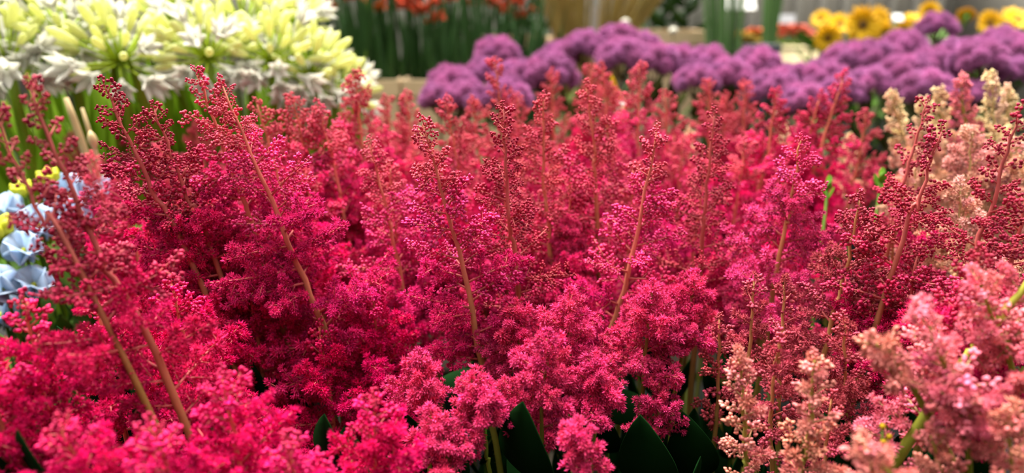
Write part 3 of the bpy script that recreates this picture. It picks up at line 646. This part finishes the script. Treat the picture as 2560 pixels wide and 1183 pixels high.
# ================================================================== pale blue flowers at the left
PET = []
for L_, w_, b_ in ((.032, .036, .10), (.030, .032, .20)):
    mb = MB(); mb.add(*leaf_mesh(L_, w_, b_, .45, 7, .45)); PET.append(mb.mesh('petal', M['bluepetal']))
mb = MB(); mb.add(*leaf_mesh(.06, .024, .35, .25)); BLEAF = mb.mesh('leaf', M['midleaf'])
v, f = lathe([(0, 0), (.005, .003), (.007, .010), (.004, .017), (0, .020)], 8); mb = MB(); mb.add(v, f); LBUD = mb.mesh('bud', M['limebud'])
def blue(label, px, py, d, size=1.0, tilt=(0, -.5, 1), bud=False):
    rng = random.Random(int(px + py*7)); C = at(px, py, d); foot = Vector((C.x*1.02, C.y + .05, .15))
    t = thing('blue_flower', label, 'flower', foot, 'pale blue cup flowers'); c = C - foot
    mb = MB(); mb.add(*tube(catmull([Vector((0, 0, 0)), c*.6 + Vector((0, .01, 0)), c], 6), [.0022]*13, 6)); link('stem', mb.mesh('stem', M['green']), t)
    Fm = frame(tilt)
    if bud:
        for k in range(6):
            a = k*1.05; dd = Fm @ Vector((.6*math.cos(a), .6*math.sin(a), 1)); link('bud', LBUD, t, mat4(c + dd*.006, dd, size))
    else:
        for k in range(7):
            a = k*2*math.pi/7*2; spread = .55 if k % 2 else .3; dd = Fm @ Vector((spread*math.cos(a), spread*math.sin(a), 1))
            # petal's bend (local +Y) should point outwards
            out = (Fm @ Vector((math.cos(a), math.sin(a), 0))); z = dd.normalized(); y = (out - z*out.dot(z)).normalized(); x = y.cross(z)
            m = Matrix((x, y, z)).transposed().to_4x4(); link('petal', PET[k % 2], t, Matrix.Translation(c) @ m @ Matrix.Scale(size, 4))
        link('bud', LBUD, t, mat4(c, Fm @ Vector((0, 0, 1)), .6*size))
    for k in range(4):
        a = k*1.9 + rng.uniform(0, 2); link('leaf', BLEAF, t, mat4(c*(.93 - .07*k), (math.cos(a), math.sin(a), .6), rng.uniform(.8, 1.1), 0))
for lab, px, py, d, s, tl, b in [
 ('pinkish white cup flower at the left edge', 18, 545, .92, 1.1, (0, -.3, 1), 0),
 ('broad pale blue cup flower behind the crimson beaded branches', 105, 575, .92, 1.15, (.2, -.9, 1), 0),
 ('pale blue flower half hidden right of the broad cup', 175, 560, .94, 1.2, (.4, -.7, 1), 0),
 ('pale blue cup flower at the left edge with pink rim', 65, 635, .88, 1.0, (.3, -.8, 1), 0),
 ('whitish blue flower under the highest lime buds', 180, 500, .98, 1.3, (.2, -.8, .8), 0),
 ('small pinkish white flower near the red mass', 268, 490, 1.0, .9, (.3, -.6, 1), 0),
 ('pale blue cup flower low at the left edge with a deep blue fold', 15, 730, .86, 1.15, (-.2, -.9, 1), 0),
 ('small pale blue flower right of the low edge cup', 88, 720, .88, 1.0, (.4, -.7, .8), 0),
 ('tiny white flower peeping between crimson branches', 300, 535, 1.0, .5, (0, -.6, 1), 0),
 ('small whitish flower lowest beside the red mass', 325, 640, .96, .6, (0, -.6, 1), 0),
 ('greyish blue flower in shade at the left edge', 12, 800, .90, 1.2, (0, -.6, 1), 0),
 ('upper lime bud cluster over the pale blue flowers', 130, 465, .96, .9, (0, -.3, 1), 1),
 ('lime bud cluster left of the broad pale blue cup', 64, 495, .94, .85, (0, -.3, 1), 1),
 ('lime bud cluster at the left edge between two cups', 5, 600, .88, 1.3, (0, -.3, 1), 1)]:
    blue(lab, px, py, d, s, tl, b)
for i, (px, py, d) in enumerate([(40, 640, 1.0), (150, 620, 1.02), (230, 560, 1.05), (100, 760, .95), (180, 700, .98), (20, 860, .9), (330, 420, 1.15), (440, 400, 1.15)]):
    shoot('mid green leafy shoot below the pale blue flowers', px, py, d, 9, .9, group='leafy shoots under the blue flowers', lib=[BLEAF, BLEAF], bottom=.2)

# ================================================================== purple domed flowers (mid distance)
def fuzz(seed, n=230, r=.020):
    """a small rounded cluster of tiny tubular florets with thread-like styles."""
    rng = random.Random(seed); mb = MB()
    v, f = lathe([(0, -.5*r), (.55*r, -.35*r), (.80*r, .05*r), (.55*r, .50*r), (0, .70*r)], 8); mb.add(v, f, .4)  # dark core paints the shade inside and between clusters
    V, F, C = [], [], []
    for k in range(n):
        z = 1 - 1.5*(k+.5)/n; a = k*2.39996; q = math.sqrt(max(0, 1-z*z)); d = Vector((q*math.cos(a), q*math.sin(a), z + .15)).normalized()
        s = d.orthogonal().normalized(); s.rotate(Quaternion(d, rng.uniform(0, 6.28))); u = d.cross(s); i = len(V)
        L = r*rng.uniform(.82, 1.05); w = r*.055
        V += [d*r*.5 + s*w, d*r*.5 - s*w*.5 + u*w, d*r*.5 - s*w*.5 - u*w, d*L + s*w*1.3, d*L - s*w*.65 + u*w*1.3, d*L - s*w*.65 - u*w*1.3]
        c = rng.uniform(.75, 1.15); C += [.7*c]*3 + [1.1*c]*3
        F += [(i, i+1, i+4), (i, i+4, i+3), (i+1, i+2, i+5), (i+1, i+5, i+4), (i+2, i, i+3), (i+2, i+3, i+5), (i+3, i+4, i+5)]
        j = len(V); e = d + Vector((rng.uniform(-.2, .2), rng.uniform(-.2, .2), rng.uniform(-.2, .2)))
        V += [d*L + s*w*.4, d*L - s*w*.4, d*L + e*r*.28]; C += [1.2*c]*3; F.append((j, j+1, j+2))
    mb.add(np.array([tuple(x) for x in V], np.float32), F, np.outer(np.array(C), (1, 1, 1)))
    return mb.mesh('flower_cluster', M['purple'], False)
FUZZ = [fuzz(i) for i in range(4)]
mb = MB(); mb.add(*leaf_mesh(.07, .022, .3, .2)); OLEAF = mb.mesh('leaf', M['oliveleaf'])
def dome(label, px, py, rpx, d, tone=1.0):
    rng = random.Random(int(px*13 + py)); Rr = rpx/FPX*d; C = at(px, py, d); foot = Vector((C.x*.97, C.y + .02, .38))
    C = C - Vector((0, 0, Rr*.35)); t = thing('purple_dome_flower', label, 'flower', foot, 'purple domed flowers'); c = C - foot
    mb = MB(); mb.add(*tube(catmull([Vector((0, 0, 0)), c*.55 + Vector((.006, 0, 0)), c - Vector((0, 0, Rr*.7))], 5), [.0032]*11, 6)); link('stem', mb.mesh('stem', M['purplestalk']), t)
    n = 15; k0 = c - Vector((0, 0, Rr*.7))
    for k in range(n):
        z = 1 - 1.05*(k+.5)/n; a = k*2.39996; q = math.sqrt(max(0, 1-z*z)); dd = Vector((q*math.cos(a)*1.05, q*math.sin(a)*1.05, z*.95)); s = Rr*.38/.020*rng.uniform(.85, 1.15)
        p = c + dd*Rr*.74
        col = np.array((.44, .15, .34))*tone*rng.uniform(.85, 1.15); col[0] *= rng.uniform(.92, 1.08)
        b = link('flower_cluster', FUZZ[k % 4], t, mat4(p, dd + Vector((0, 0, .3)), s, rng.uniform(0, 6)), tuple(col))
        mb = MB(); mb.add(*tube(bez(k0, k0.lerp(p, .5) + Vector((0, 0, -.006)), p, 4), [.0016, .0013, .0011, .0009], 5)); link('stalk', mb.mesh('stalk', M['purplestalk']), t)
    for k in range(5):
        a = rng.uniform(0, 6.28); link('leaf', OLEAF, t, mat4(k0*(.93 - .11*k), (math.cos(a), math.sin(a), .5), rng.uniform(.9, 1.5), 0))
for lab, px, py, r, d in [
 ('lowest purple dome at the left end of the group', 1098, 240, 48, 1.50),
 ('purple dome above the lowest left one', 1130, 205, 62, 1.62),
 ('purple dome low in front, between two red astilbe tips', 1165, 240, 62, 1.52),
 ('separate high purple dome left of the ochre reeds', 1243, 130, 56, 1.80),
 ('purple dome behind the tallest beaded red spike', 1215, 185, 60, 1.68),
 ('purple dome right of the tallest beaded red spike', 1300, 190, 62, 1.62),
 ('big purple dome at the right end of the left group', 1375, 175, 66, 1.60),
 ('small purple dome peeping behind the left group', 1405, 130, 45, 1.85),
 ('lower purple dome between the tallest spike and faint spike', 1265, 232, 58, 1.50),
 ('purple dome at the left end of the long ridge', 1460, 110, 52, 1.82),
 ('highest purple dome of the ridge, under the ochre reeds', 1545, 95, 56, 1.86),
 ('purple dome at front of the ridge top', 1560, 135, 64, 1.70),
 ('purple dome on the ridge right of the highest one', 1600, 110, 50, 1.92),
 ('purple dome of the ridge above the tall red plume', 1635, 150, 62, 1.68),
 ('purple dome of the ridge before the tan cardboard', 1695, 150, 58, 1.72),
 ('purple dome of the ridge, below the green reed bundle', 1770, 155, 58, 1.72),
 ('purple dome dipping behind a pale red tip', 1740, 195, 52, 1.58),
 ('purple dome right below the green reed bundle', 1825, 185, 60, 1.62),
 ('purple dome before the dark blue tub', 1890, 160, 62, 1.70),
 ('purple dome in the dip of the ridge, front', 1930, 215, 62, 1.56),
 ('purple dome in the dip of the ridge, rear', 1985, 195, 58, 1.68),
 ('low purple dome above the leaning pink-red tip', 2010, 245, 58, 1.50),
 ('purple dome where the ridge rises again', 2060, 190, 60, 1.64),
 ('purple dome below the sunflower with the lowest head', 2120, 145, 60, 1.76),
 ('purple dome before the slender leaning tip', 2105, 225, 56, 1.54),
 ('purple dome under the big front sunflower', 2190, 140, 62, 1.74),
 ('purple dome on the rising slope, front', 2170, 205, 56, 1.56),
 ('purple dome high on the rising slope', 2260, 115, 60, 1.80),
 ('purple dome on the slope with a dark underside', 2255, 175, 62, 1.62),
 ('topmost purple dome with a cream stem cluster below', 2345, 60, 44, 1.86),
 ('ragged purple dome in front, above cream spires', 2310, 215, 64, 1.50),
 ('purple dome between the topmost one and the ragged one', 2330, 160, 58, 1.64),
 ('large purple dome showing its pale forked stalks', 2450, 140, 66, 1.50),
 ('purple dome left of the one with forked stalks', 2395, 130, 52, 1.66),
 ('purple dome low between coral and cream spires', 2440, 235, 50, 1.48),
 ('purple dome at the right edge below yellow sunflowers', 2545, 120, 54, 1.66),
 ('purple dome at the right edge, lower', 2530, 180, 56, 1.52),
 ('purple dome beside the right edge, behind the forked one', 2495, 100, 50, 1.78)]:
    dome(lab, px, py, r, d)
for i in range(16):
    px = 1420 + i*68; py = 235 + 20*math.sin(i*1.7); p = at(px, py, 1.66)
    shoot('olive leafy shoot in the shade under the purple domes', px, py, 1.66, 9, 1.0, group='olive shoots under the purple domes', lib=[OLEAF, OLEAF], bottom=.45)
for x in (-.10, .14, .38, .62, .86, 1.10):
    bucket('black flower bucket hidden under the purple domes', x, 1.76, .34, .115, .26, group='black buckets under the purple domes')
for x, y in ((.52, 1.02), (.70, .98), (.62, .80)):
    bucket('black flower bucket hidden under the peach astilbe', x, y, .20, .085, .26, group='black buckets under the peach astilbe')
for x, y in ((1.06, 2.58), (1.30, 2.58), (1.62, 2.52)):
    bucket('black flower bucket hidden under the sunflowers', x, y, .34, .11, .30, group='black buckets under the sunflowers')
for x in (-.62, -.42, -.78):
    bucket('black flower bucket hidden under the agapanthus heads', x, 1.22, .20, .10, .28, group='black buckets under the agapanthus')
# white and yellow petals by the twin tips
mb = MB(); mb.add(*leaf_mesh(.050, .020, .25, .3, 6, .7)); YP = mb.mesh('petal', M['yellow'])
mb = MB(); mb.add(*leaf_mesh(.022, .020, .35, .3, 5, .5)); WP = mb.mesh('petal', M['whitep'])
def iris(label, px, py, d, parts):
    C = at(px, py, d); foot = Vector((C.x, C.y, .205)); t = thing('yellow_flower', label, 'flower', foot)
    mb = MB(); mb.add(*tube([Vector((0, 0, 0)), (C-foot)*.5, C-foot], [.003]*3, 6)); link('stem', mb.mesh('stem', M['green']), t)
    for me, qx, qy, dd, s in parts: link('petal', me, t, mat4(at(qx, qy, d) - foot, dd, s, 0))
iris('bright yellow and white petals glimpsed between red astilbe tips', 1552, 300, 1.30, [(YP, 1550, 252, (-.7, -.3, 1), 1.0), (WP, 1555, 280, (.1, -.2, 1), 1.0), (YP, 1556, 306, (.25, -.3, 1), .62)])

# ================================================================== cardboard collared containers
def collar(label, x, y, zb, zt, w, dep, band=.045, m='card', group='cardboard collared containers', tab=0.0):
    t = thing('collared_container', label, 'container', (x, y, zb), group); h = zt - zb
    mb = MB(); mb.add(*box((0, 0, .09), (w*.94, dep*.94, .18))); link('tub', mb.mesh('tub', M['black'], False), t)
    for nm, c, s in (('front_panel', (0, -dep/2, h/2 + .04), (w*.96, .006, h - .08)), ('back_panel', (0, dep/2, h/2 + .04), (w*.96, .006, h - .08)),
                     ('side_panel', (-w*.48, 0, h/2 + .04), (.006, dep, h - .08)), ('side_panel', (w*.48, 0, h/2 + .04), (.006, dep, h - .08))):
        mb = MB(); mb.add(*box(c, s)); link(nm, mb.mesh(nm, M[m], False), t)
    for nm, c, s in (('top_band', (0, -dep/2 - .005, h - band/2), (w*1.02, .010, band)), ('top_band', (0, dep/2 + .005, h - band/2), (w*1.02, .010, band)),
                     ('top_band', (-w*.5, 0, h - band/2), (.010, dep, band)), ('top_band', (w*.5, 0, h - band/2), (.010, dep, band))):
        mb = MB(); mb.add(*box(c, s)); link(nm, mb.mesh(nm, M[m], False), t)
def collar_px(label, px0, px1, pytop, d, dep=.22, zb=.34, **k):
    a, b = at(px0, pytop, d), at(px1, pytop, d); collar(label, (a.x+b.x)/2, a.y + dep/2, zb, a.z, b.x-a.x, dep, **k)
collar_px('tan cardboard collared container beside the cream agapanthus', 770, 996, 200, 2.15)
collar_px('tan cardboard collared container left of the purple domes', 1008, 1240, 200, 2.15)
collar_px('tan cardboard collared container behind the high separate purple dome', 1200, 1360, 93, 3.0)
collar_px('tan cardboard collared container below the ochre reeds', 1374, 1545, 95, 3.0)
collar_px('wide tan cardboard collared container before the dark green foliage', 1600, 1766, 78, 2.8)

# ================================================================== scarlet spikes with dark green blades
BL = []
for L_, w_ in ((.58, .020), (.50, .026), (.64, .016)):
    mb = MB(); mb.add(*leaf_mesh(L_, w_, .08, .3, 7, .45)); BL.append(mb.mesh('blade', M['blade']))
mb = MB(); mb.add(*leaf_mesh(.36, .040, .06, .3, 7, .7)); LIMEB = mb.mesh('blade', M['limeblade'])
FLR = {}
for nm in ('redfl', 'orangefl'):
    mb = MB()
    v, f = lathe([(0, 0), (.003, .004), (.005, .014)], 6); mb.add(v, f)
    for k in range(6):
        v, f = leaf_mesh(.034, .016, .35, .25, 4, .7); a = k*math.pi/3; c, s = math.cos(a), math.sin(a)
        mb.add(v @ np.array([[c, s, 0], [-s, c, 0], [0, 0, 1]], np.float32) + np.array((0, 0, .010), np.float32), f)
    FLR[nm] = mb.mesh('floret', M[nm])
def spike(label, px, d, ytop, yfl, nm, nfl, seed, lime=False, stemm='blade', z0=.40, nb=5, fs=1.0):
    rng = random.Random(seed); P = at(px, ytop, d); foot = Vector((P.x + rng.uniform(-.02, .02), P.y, z0)); t = thing('scarlet_spike', label, 'flower', foot, 'scarlet spikes with dark blades')
    c = P - foot; mb = MB(); mb.add(*tube(catmull([Vector((0, 0, 0)), c*.5 + Vector((rng.uniform(-.01, .01), 0, 0)), c], 5), [.0048]*8 + [.003]*3, 6)); link('stem', mb.mesh('stem', M[stemm]), t)
    zl = (at(px, yfl, d) - foot).z
    for k in range(nfl):
        z = zl + (c.z - zl)*k/max(1, nfl-1); a = k*2.1 + rng.uniform(-.3, .3); link('floret', FLR[nm], t, mat4(c*(z/c.z), (math.cos(a), math.sin(a) - .3, .45), fs*rng.uniform(.8, 1.15), 0))
    for k in range(nb):
        a = rng.uniform(0, 6.28); link('blade', BL[k % 3], t, mat4(Vector((.012*math.cos(a), .012*math.sin(a), .05*k)), (.13*math.cos(a), .07*math.sin(a), 1), rng.uniform(.85, 1.1), rng.uniform(0, 6)))
    if lime: link('blade', LIMEB, t, mat4(at(lime, 190, d-.03) - foot, (-.03, 0, 1), .62, .2))
rs = random.Random(3)
for i, (px, yfl, nm, nfl, d, lab) in enumerate([
 (700, 15, 'orangefl', 3, 2.45, 'orange flower spike behind the agapanthus heads'), (735, 0, 'orangefl', 4, 2.5, 'yellowish orange flower spike at the top edge behind agapanthus'),
 (792, 10, 'redfl', 5, 2.35, 'scarlet flower spike nearest the agapanthus heads'), (845, -12, 'redfl', 5, 2.4, 'scarlet flower spike left of the bright orange one'),
 (915, 16, 'orangefl', 4, 2.25, 'bright orange flower spike above the lime blade'), (950, -15, 'redfl', 5, 2.4, 'dull scarlet flower spike right of the lime blade'),
 (990, 8, 'orangefl', 4, 2.25, 'orange-red flower spike left of the hanging scarlet one'), (1030, 22, 'redfl', 6, 2.22, 'scarlet flower spike hanging lowest, with the largest blooms'),
 (1056, 42, 'redfl', 6, 2.22, 'scarlet flower spike just right of the lowest hanging blooms'), (1100, -10, 'redfl', 5, 2.4, 'dull scarlet flower spike over the tall dark blades'),
 (1150, 0, 'redfl', 5, 2.45, 'dim scarlet flower spike over the green blades'), (1200, -5, 'redfl', 5, 2.5, 'dim scarlet flower spike left of the brownish group'),
 (1245, 20, 'redfl', 6, 2.55, 'brownish red flower spike left of the dark foliage'), (1275, 32, 'redfl', 6, 2.6, 'brownish red flower spike in the middle of its group'),
 (1308, 18, 'redfl', 6, 2.6, 'brownish red flower spike beside the ochre reeds')]):
    spike(lab, px, d, yfl-50, yfl + 16, nm, nfl, 60+i, lime=925 if i == 4 else False, nb=6, fs=1.5)
for i in range(44):
    px = 740 + i*13.5; d = 2.24 + .09*(i % 5); p = at(px, 200, d); t = thing('blade_clump', 'clump of tall dark green blades under the scarlet flowers', 'foliage', (p.x, p.y, .42), 'dark green blades')
    for k in range(6):
        a = rs.uniform(0, 6.28); link('blade', BL[k % 3], t, mat4(Vector((.015*math.cos(a), .015*math.sin(a), .02*k)), (.12*math.cos(a), .08*math.sin(a), 1), rs.uniform(.95, 1.25), rs.uniform(0, 6)))

# ================================================================== reed bundles
def bundle(label, name, px_low, px_hi, py_low, d, n, m, r, ztop, zb=.36, seed=0, part='reed'):
    rng = random.Random(seed); A, B = at(px_low[0], py_low, d), at(px_low[1], py_low, d); A2, B2 = at(px_hi[0], 0, d), at(px_hi[1], 0, d)
    t = thing(name, label, 'reeds', ((A.x+B.x)/2, A.y, zb))
    for k in range(n):
        u = (k + rng.uniform(.1, .9))/n; dy = rng.uniform(-.05, .05)
        p1 = Vector((A.x + (B.x-A.x)*u, A.y + dy, A.z)); p2 = Vector((A2.x + (B2.x-A2.x)*u, A.y + dy*1.5, A2.z)); k1 = (p2-p1)/max(.01, (p2.z-p1.z))
        p3 = p2 + k1*(ztop - p2.z)*rng.uniform(.8, 1); p0 = p1 - k1*.35*(p1.z-zb); p0.z = zb
        mb = MB(); mb.add(*tube([p - t.location for p in (p0, p1, p2, p3)], [r, r, r*.9, r*.4], 6)); link(part, mb.mesh(part, M[m]), t)
bundle('left fan of ochre reeds flaring upwards', 'reed_bundle', (1395, 1470), (1350, 1478), 110, 2.9, 46, 'reed', .0052, 1.75, seed=1)
bundle('right fan of ochre reeds beside the pale gap', 'reed_bundle', (1500, 1575), (1502, 1640), 90, 2.9, 50, 'reed', .0052, 1.75, seed=2)
bundle('thick bundle of pale green reeds beside the white panel', 'reed_bundle', (1768, 1848), (1756, 1848), 125, 2.7, 34, 'snake', .0055, 1.7, seed=3)
bundle('slim bundle of green reeds left of the coral roses', 'reed_bundle', (1908, 1932), (1902, 1938), 115, 2.9, 14, 'snake', .0050, 1.7, seed=4)
# dark foliage bunches behind
for i, (px, d, lab) in enumerate([(1265, 3.3, 'dark green foliage bunch left of the ochre reeds'), (1330, 3.3, 'dark green foliage bunch behind the left ochre fan'), (1660, 3.3, 'dark green foliage bunch right of the ochre reeds'), (1715, 3.25, 'dark green foliage bunch above the tan cardboard'), (1610, 3.5, 'dark green foliage bunch behind the right ochre fan'), (1420, 3.6, 'dark green foliage bunch behind both ochre fans')]):
    p = at(px, 60, d); t = thing('foliage_bunch', lab, 'foliage', (p.x, p.y, .40)); rng = random.Random(i)
    mb = MB(); mb.add(*tube([Vector((0, 0, 0)), Vector((0, 0, .6)), Vector((.01, 0, 1.0))], [.01, .008, .004], 6)); link('stem', mb.mesh('stem', M['blade']), t)
    mb = MB(); mb.add(*leaf_mesh(.16, .060, .3, .25)); me = mb.mesh('leaf', M['blade'])
    for k in range(46):
        a = k*2.4; z = .25 + .8*k/46; link('leaf', me, t, mat4(Vector((0, 0, z)), (math.cos(a), math.sin(a), .35), rng.uniform(.7, 1.1), rng.uniform(-.5, .5)))
# white seed tufts
TV, TF = lathe([(0, 0), (.6, .12), (1, .6), (.75, 1.2), (0, 1.5)], 8)
for lab, px, py, d, r in [('small white seed tuft above the highest purple dome', 1563, 62, 2.16, .012), ('small white seed tuft before the tan cardboard', 1683, 84, 2.16, .012)]:
    C = at(px, py, d); t = thing('seed_tuft', lab, 'flower', (C.x, C.y, .345)); rng = random.Random(px); mb = MB(); mb.add(TV*r, TF)
    for k in range(60):
        dd = Vector((rng.uniform(-1, 1), rng.uniform(-1, 1), rng.uniform(-.6, 1))).normalized(); c = Vector((0, 0, r*.7)); q = dd.orthogonal()*.0006
        mb.add([tuple(c + q), tuple(c - q), tuple(c + dd*r*1.35)], [(0, 1, 2)])
    link('tuft', mb.mesh('tuft', M['cotton']), t, Matrix.Translation((0, 0, C.z-.345)))
    mb = MB(); mb.add(*tube([Vector((0, 0, 0)), Vector((.004, 0, (C.z-.345)*.5)), Vector((0, 0, C.z-.345))], [.002]*3, 6)); link('stem', mb.mesh('stem', M['purplestalk']), t)

# ================================================================== sunflowers
mb = MB(); mb.add(*leaf_mesh(.055, .020, .18, .25, 6, .75)); SUNP = mb.mesh('petal', M['sunpetal'])
v, f = lathe([(0, -.008), (.020, -.006), (.022, .002), (.012, .007), (0, .005)], 16); mb = MB(); mb.add(v, f); SUND = mb.mesh('disc', M['sundisc'])
v, f = lathe([(.016, .000), (.024, -.004), (.030, .002), (.026, .009), (.018, .008)], 18); mb = MB(); mb.add(v, f); SUNR = mb.mesh('disc_ring', M['sunring'])
mb = MB(); mb.add(*leaf_mesh(.13, .09, .4, .25, 6, .6)); SUNL = mb.mesh('leaf', M['midleaf'])
mb = MB(); mb.add(*leaf_mesh(.035, .018, .3, .25, 5, .6)); SEP = mb.mesh('sepal', M['midleaf'])
def sunflower(label, px, py, rpx, d, face=(0, -1, .25)):
    rng = random.Random(int(px*5 + py)); C = at(px, py, d); S = rpx/FPX*d/.078; face = Vector(face).normalized()
    foot = Vector((C.x, C.y + .08, .345)); t = thing('sunflower', label, 'flower', foot, 'sunflowers'); c = C - foot; Fm = frame(face)
    back = c - face*.05*S
    mb = MB(); mb.add(*tube(catmull([Vector((0, 0, 0)), Vector((c.x*.6, c.y*.5 + .03, c.z*.75)), back, c - face*.004], 5), [.0065]*16, 7)); link('stem', mb.mesh('stem', M['green']), t)
    link('disc', SUND, t, mat4(c, face, S*.62)); link('disc_ring', SUNR, t, mat4(c, face, S*.7))
    for ring, n, tl in ((0, 15, .28), (1, 15, .52)):
        for k in range(n):
            a = 2*math.pi*(k + .5*ring)/n + rng.uniform(-.06, .06); out = Fm @ Vector((math.cos(a), math.sin(a), 0)); z = (out + face*(tl + rng.uniform(-.12, .12))).normalized(); y = -(face - z*face.dot(z)).normalized(); x = y.cross(z)
            link('petal', SUNP, t, Matrix.Translation(c + out*.016*S) @ Matrix((x, y, z)).transposed().to_4x4() @ Matrix.Scale(S*rng.uniform(.9, 1.08), 4))
    for k in range(9):
        a = k*.7; out = Fm @ Vector((math.cos(a), math.sin(a), 0)); link('sepal', SEP, t, mat4(c - face*.008*S + out*.01*S, out - face*.15, S))
    for k in range(3):
        a = 2.1*k + px; link('leaf', SUNL, t, mat4(Vector((c.x*.8, c.y*.7, c.z*(.85 - .14*k))), (math.cos(a), math.sin(a), .2), .9, 0))
for lab, px, py, r, d, fc in [
 ('sunflower lowest on the left of its group', 2070, 95, 42, 2.45, (-.1, -1, -.05)),
 ('largest sunflower facing the camera, with dark centre', 2156, 62, 56, 2.35, (0, -1, .12)),
 ('sunflower overlapping the largest one from the right', 2196, 50, 42, 2.50, (.4, -1, .3)),
 ('sunflower turned aside below right of the largest', 2205, 85, 38, 2.45, (.5, -.7, -.25)),
 ('small sunflower at the left end, turned away', 2052, 48, 30, 2.7, (-.6, -.6, .5)),
 ('sunflower between the lowest and the largest', 2100, 62, 36, 2.6, (-.2, -.8, .6)),
 ('sunflower next to the rising purple slope', 2254, 78, 36, 2.5, (.3, -.9, -.2)),
 ('greenish yellow sunflower half open, right of the white card', 2284, 48, 30, 2.65, (.1, -.5, 1)),
 ('orange-yellow sunflower beside the topmost purple dome', 2325, 30, 32, 2.55, (-.7, -.8, .1)),
 ('sunflower with orange ring near the right edge', 2475, 58, 40, 2.4, (-.1, -1, .2)),
 ('big bright sunflower at the right edge', 2545, 50, 50, 2.4, (0, -.6, .9)),
 ('sunflower drooping behind the right edge domes', 2512, 82, 34, 2.35, (.1, -.9, -.4)),
 ('sunflower in the top right behind the big bright one', 2590, 60, 46, 2.5, (.2, -1, .2)),
 ('dull sunflower behind the topmost purple dome', 2415, 40, 28, 2.75, (.3, .6, .6))]:
    sunflower(lab, px, py, r, d, fc)

# ================================================================== far right stall: roses, tub, cards
mb = MB(); mb.add(*leaf_mesh(.040, .042, .55, .5, 5, .5)); ROSEP = mb.mesh('petal', M['coral'])
mb = MB(); mb.add(*leaf_mesh(.040, .042, .55, .5, 5, .5)); ROSEY = mb.mesh('petal', M['yellowfl'])
mb = MB(); mb.add(*leaf_mesh(.040, .042, .55, .5, 5, .5)); ROSEO = mb.mesh('petal', M['orangefl'])
def rose(label, px, py, rpx, d, me, group):
    C = at(px, py, d); S = rpx/FPX*d/.024; foot = Vector((C.x, C.y + .02, .60)); t = thing('rose', label, 'flower', foot, group); c = C - foot
    mb = MB(); mb.add(*tube([Vector((0, 0, 0)), c*.5, c - Vector((0, 0, .015))], [.004]*3, 6)); link('stem', mb.mesh('stem', M['midleaf']), t)
    for ring, n, sp in ((0, 3, .12), (1, 5, .38), (2, 6, .75)):
        for k in range(n):
            a = 2*math.pi*k/n + ring; out = Vector((math.cos(a), math.sin(a), 0)); z = (out*sp + Vector((0, 0, 1))).normalized(); y = (out - z*out.dot(z)).normalized(); x = y.cross(z)
            link('petal', me, t, Matrix.Translation(c - Vector((0, 0, .02))) @ Matrix((x, y, z)).transposed().to_4x4() @ Matrix.Scale(S*(.8 + .1*ring), 4))
    for k in range(3): link('leaf', BLEAF, t, mat4(c*(.9 - .04*k), (math.cos(k*2.1), math.sin(k*2.1), .2), 1.1, 0))
for lab, px, py, r in [('leftmost coral rose of the far bunch', 1940, 78, 20), ('coral rose second from left in the far bunch', 1960, 66, 18), ('middle coral rose of the far bunch', 1978, 70, 18), ('coral rose second from right in the far bunch', 1995, 66, 18), ('rightmost coral rose of the far bunch', 2008, 80, 20)]:
    rose(lab, px, py, r, 3.0, ROSEP, 'coral roses')
for lab, px, py, r, me in [('pale yellow rose left of the slim green reeds', 1862, 85, 20, ROSEY), ('pale yellow rose in front, near the dark blue tub', 1880, 98, 20, ROSEY), ('pale yellow rose beside the slim green reeds', 1898, 92, 18, ROSEY), ('orange rose above the pale yellow ones', 1888, 72, 15, ROSEO), ('orange rose touching the slim green reeds', 1902, 76, 14, ROSEO)]:
    rose(lab, px, py, r, 3.1, me, 'yellow and orange roses')
p = at(1978, 160, 3.0); bucket('cream cardboard pot under the coral roses', p.x, p.y, .34, .11, at(1978, 112, 3.0).z - .34, 'cardlight', cat='pot', name='cardboard_pot')
p = at(2030, 170, 3.2); bucket('pale tan pot left of the lowest sunflower', p.x, p.y, .34, .06, at(2030, 118, 3.2).z - .34, 'cardlight', cat='pot', name='cardboard_pot')
p = at(1905, 112, 2.55); bucket('dark blue plastic tub behind the purple ridge', p.x, p.y, .34, .062, p.z - .34, 'darkblue', name='plastic_tub', cat='tub')
def card(label, px0, px1, py0, py1, d, m, zb, name='flat_card', cat='card', tilt=.7):
    a, b = at(px0, py1, d), at(px1, py0, d); t = thing(name, label, cat, ((a.x+b.x)/2, a.y, zb)); h = b.z - a.z
    mb = MB(); mb.add(*box((0, 0, 0), (b.x-a.x, .004, h/math.cos(tilt)))); link('face', mb.mesh('face', M[m], False), t, Matrix.Translation((0, -.01, (a.z+b.z)/2 - zb)) @ Matrix.Rotation(-tilt, 4, 'X'))  # face leans back by tilt, so white panels catch the sky
    mb = MB(); mb.add(*tube([Vector((0, .006, 0)), Vector((0, .006, (a.z-zb)*.5)), Vector((0, .006, b.z - zb - h*.3))], [.003]*3, 6)); link('stick', mb.mesh('stick', M['steel']), t)
card('pale lilac card above the coral roses', 1935, 1984, 36, 58, 3.3, 'lilac', .36, tilt=.25)
card('white panel added for the bright spot between the two green reed bundles', 1826, 1880, -40, 24, 3.3, 'whitep', .36)  # stands for an overexposed spot, leaned back to look bright
card('narrow white panel added for the bright spot beside the thick green reed bundle', 1800, 1822, -30, 24, 3.4, 'whitep', .36)  # second overexposed spot, leaned back the same way
card('small white card among the sunflowers', 2228, 2252, 36, 52, 2.8, 'whitep', .36)
card('pale grey post added for the light gap between the ochre fans', 1472, 1498, 15, 78, 3.0, 'lilac', .36, 'light_gap_strip', 'strip', 0.0)  # added flat piece standing for a light spot in the gap
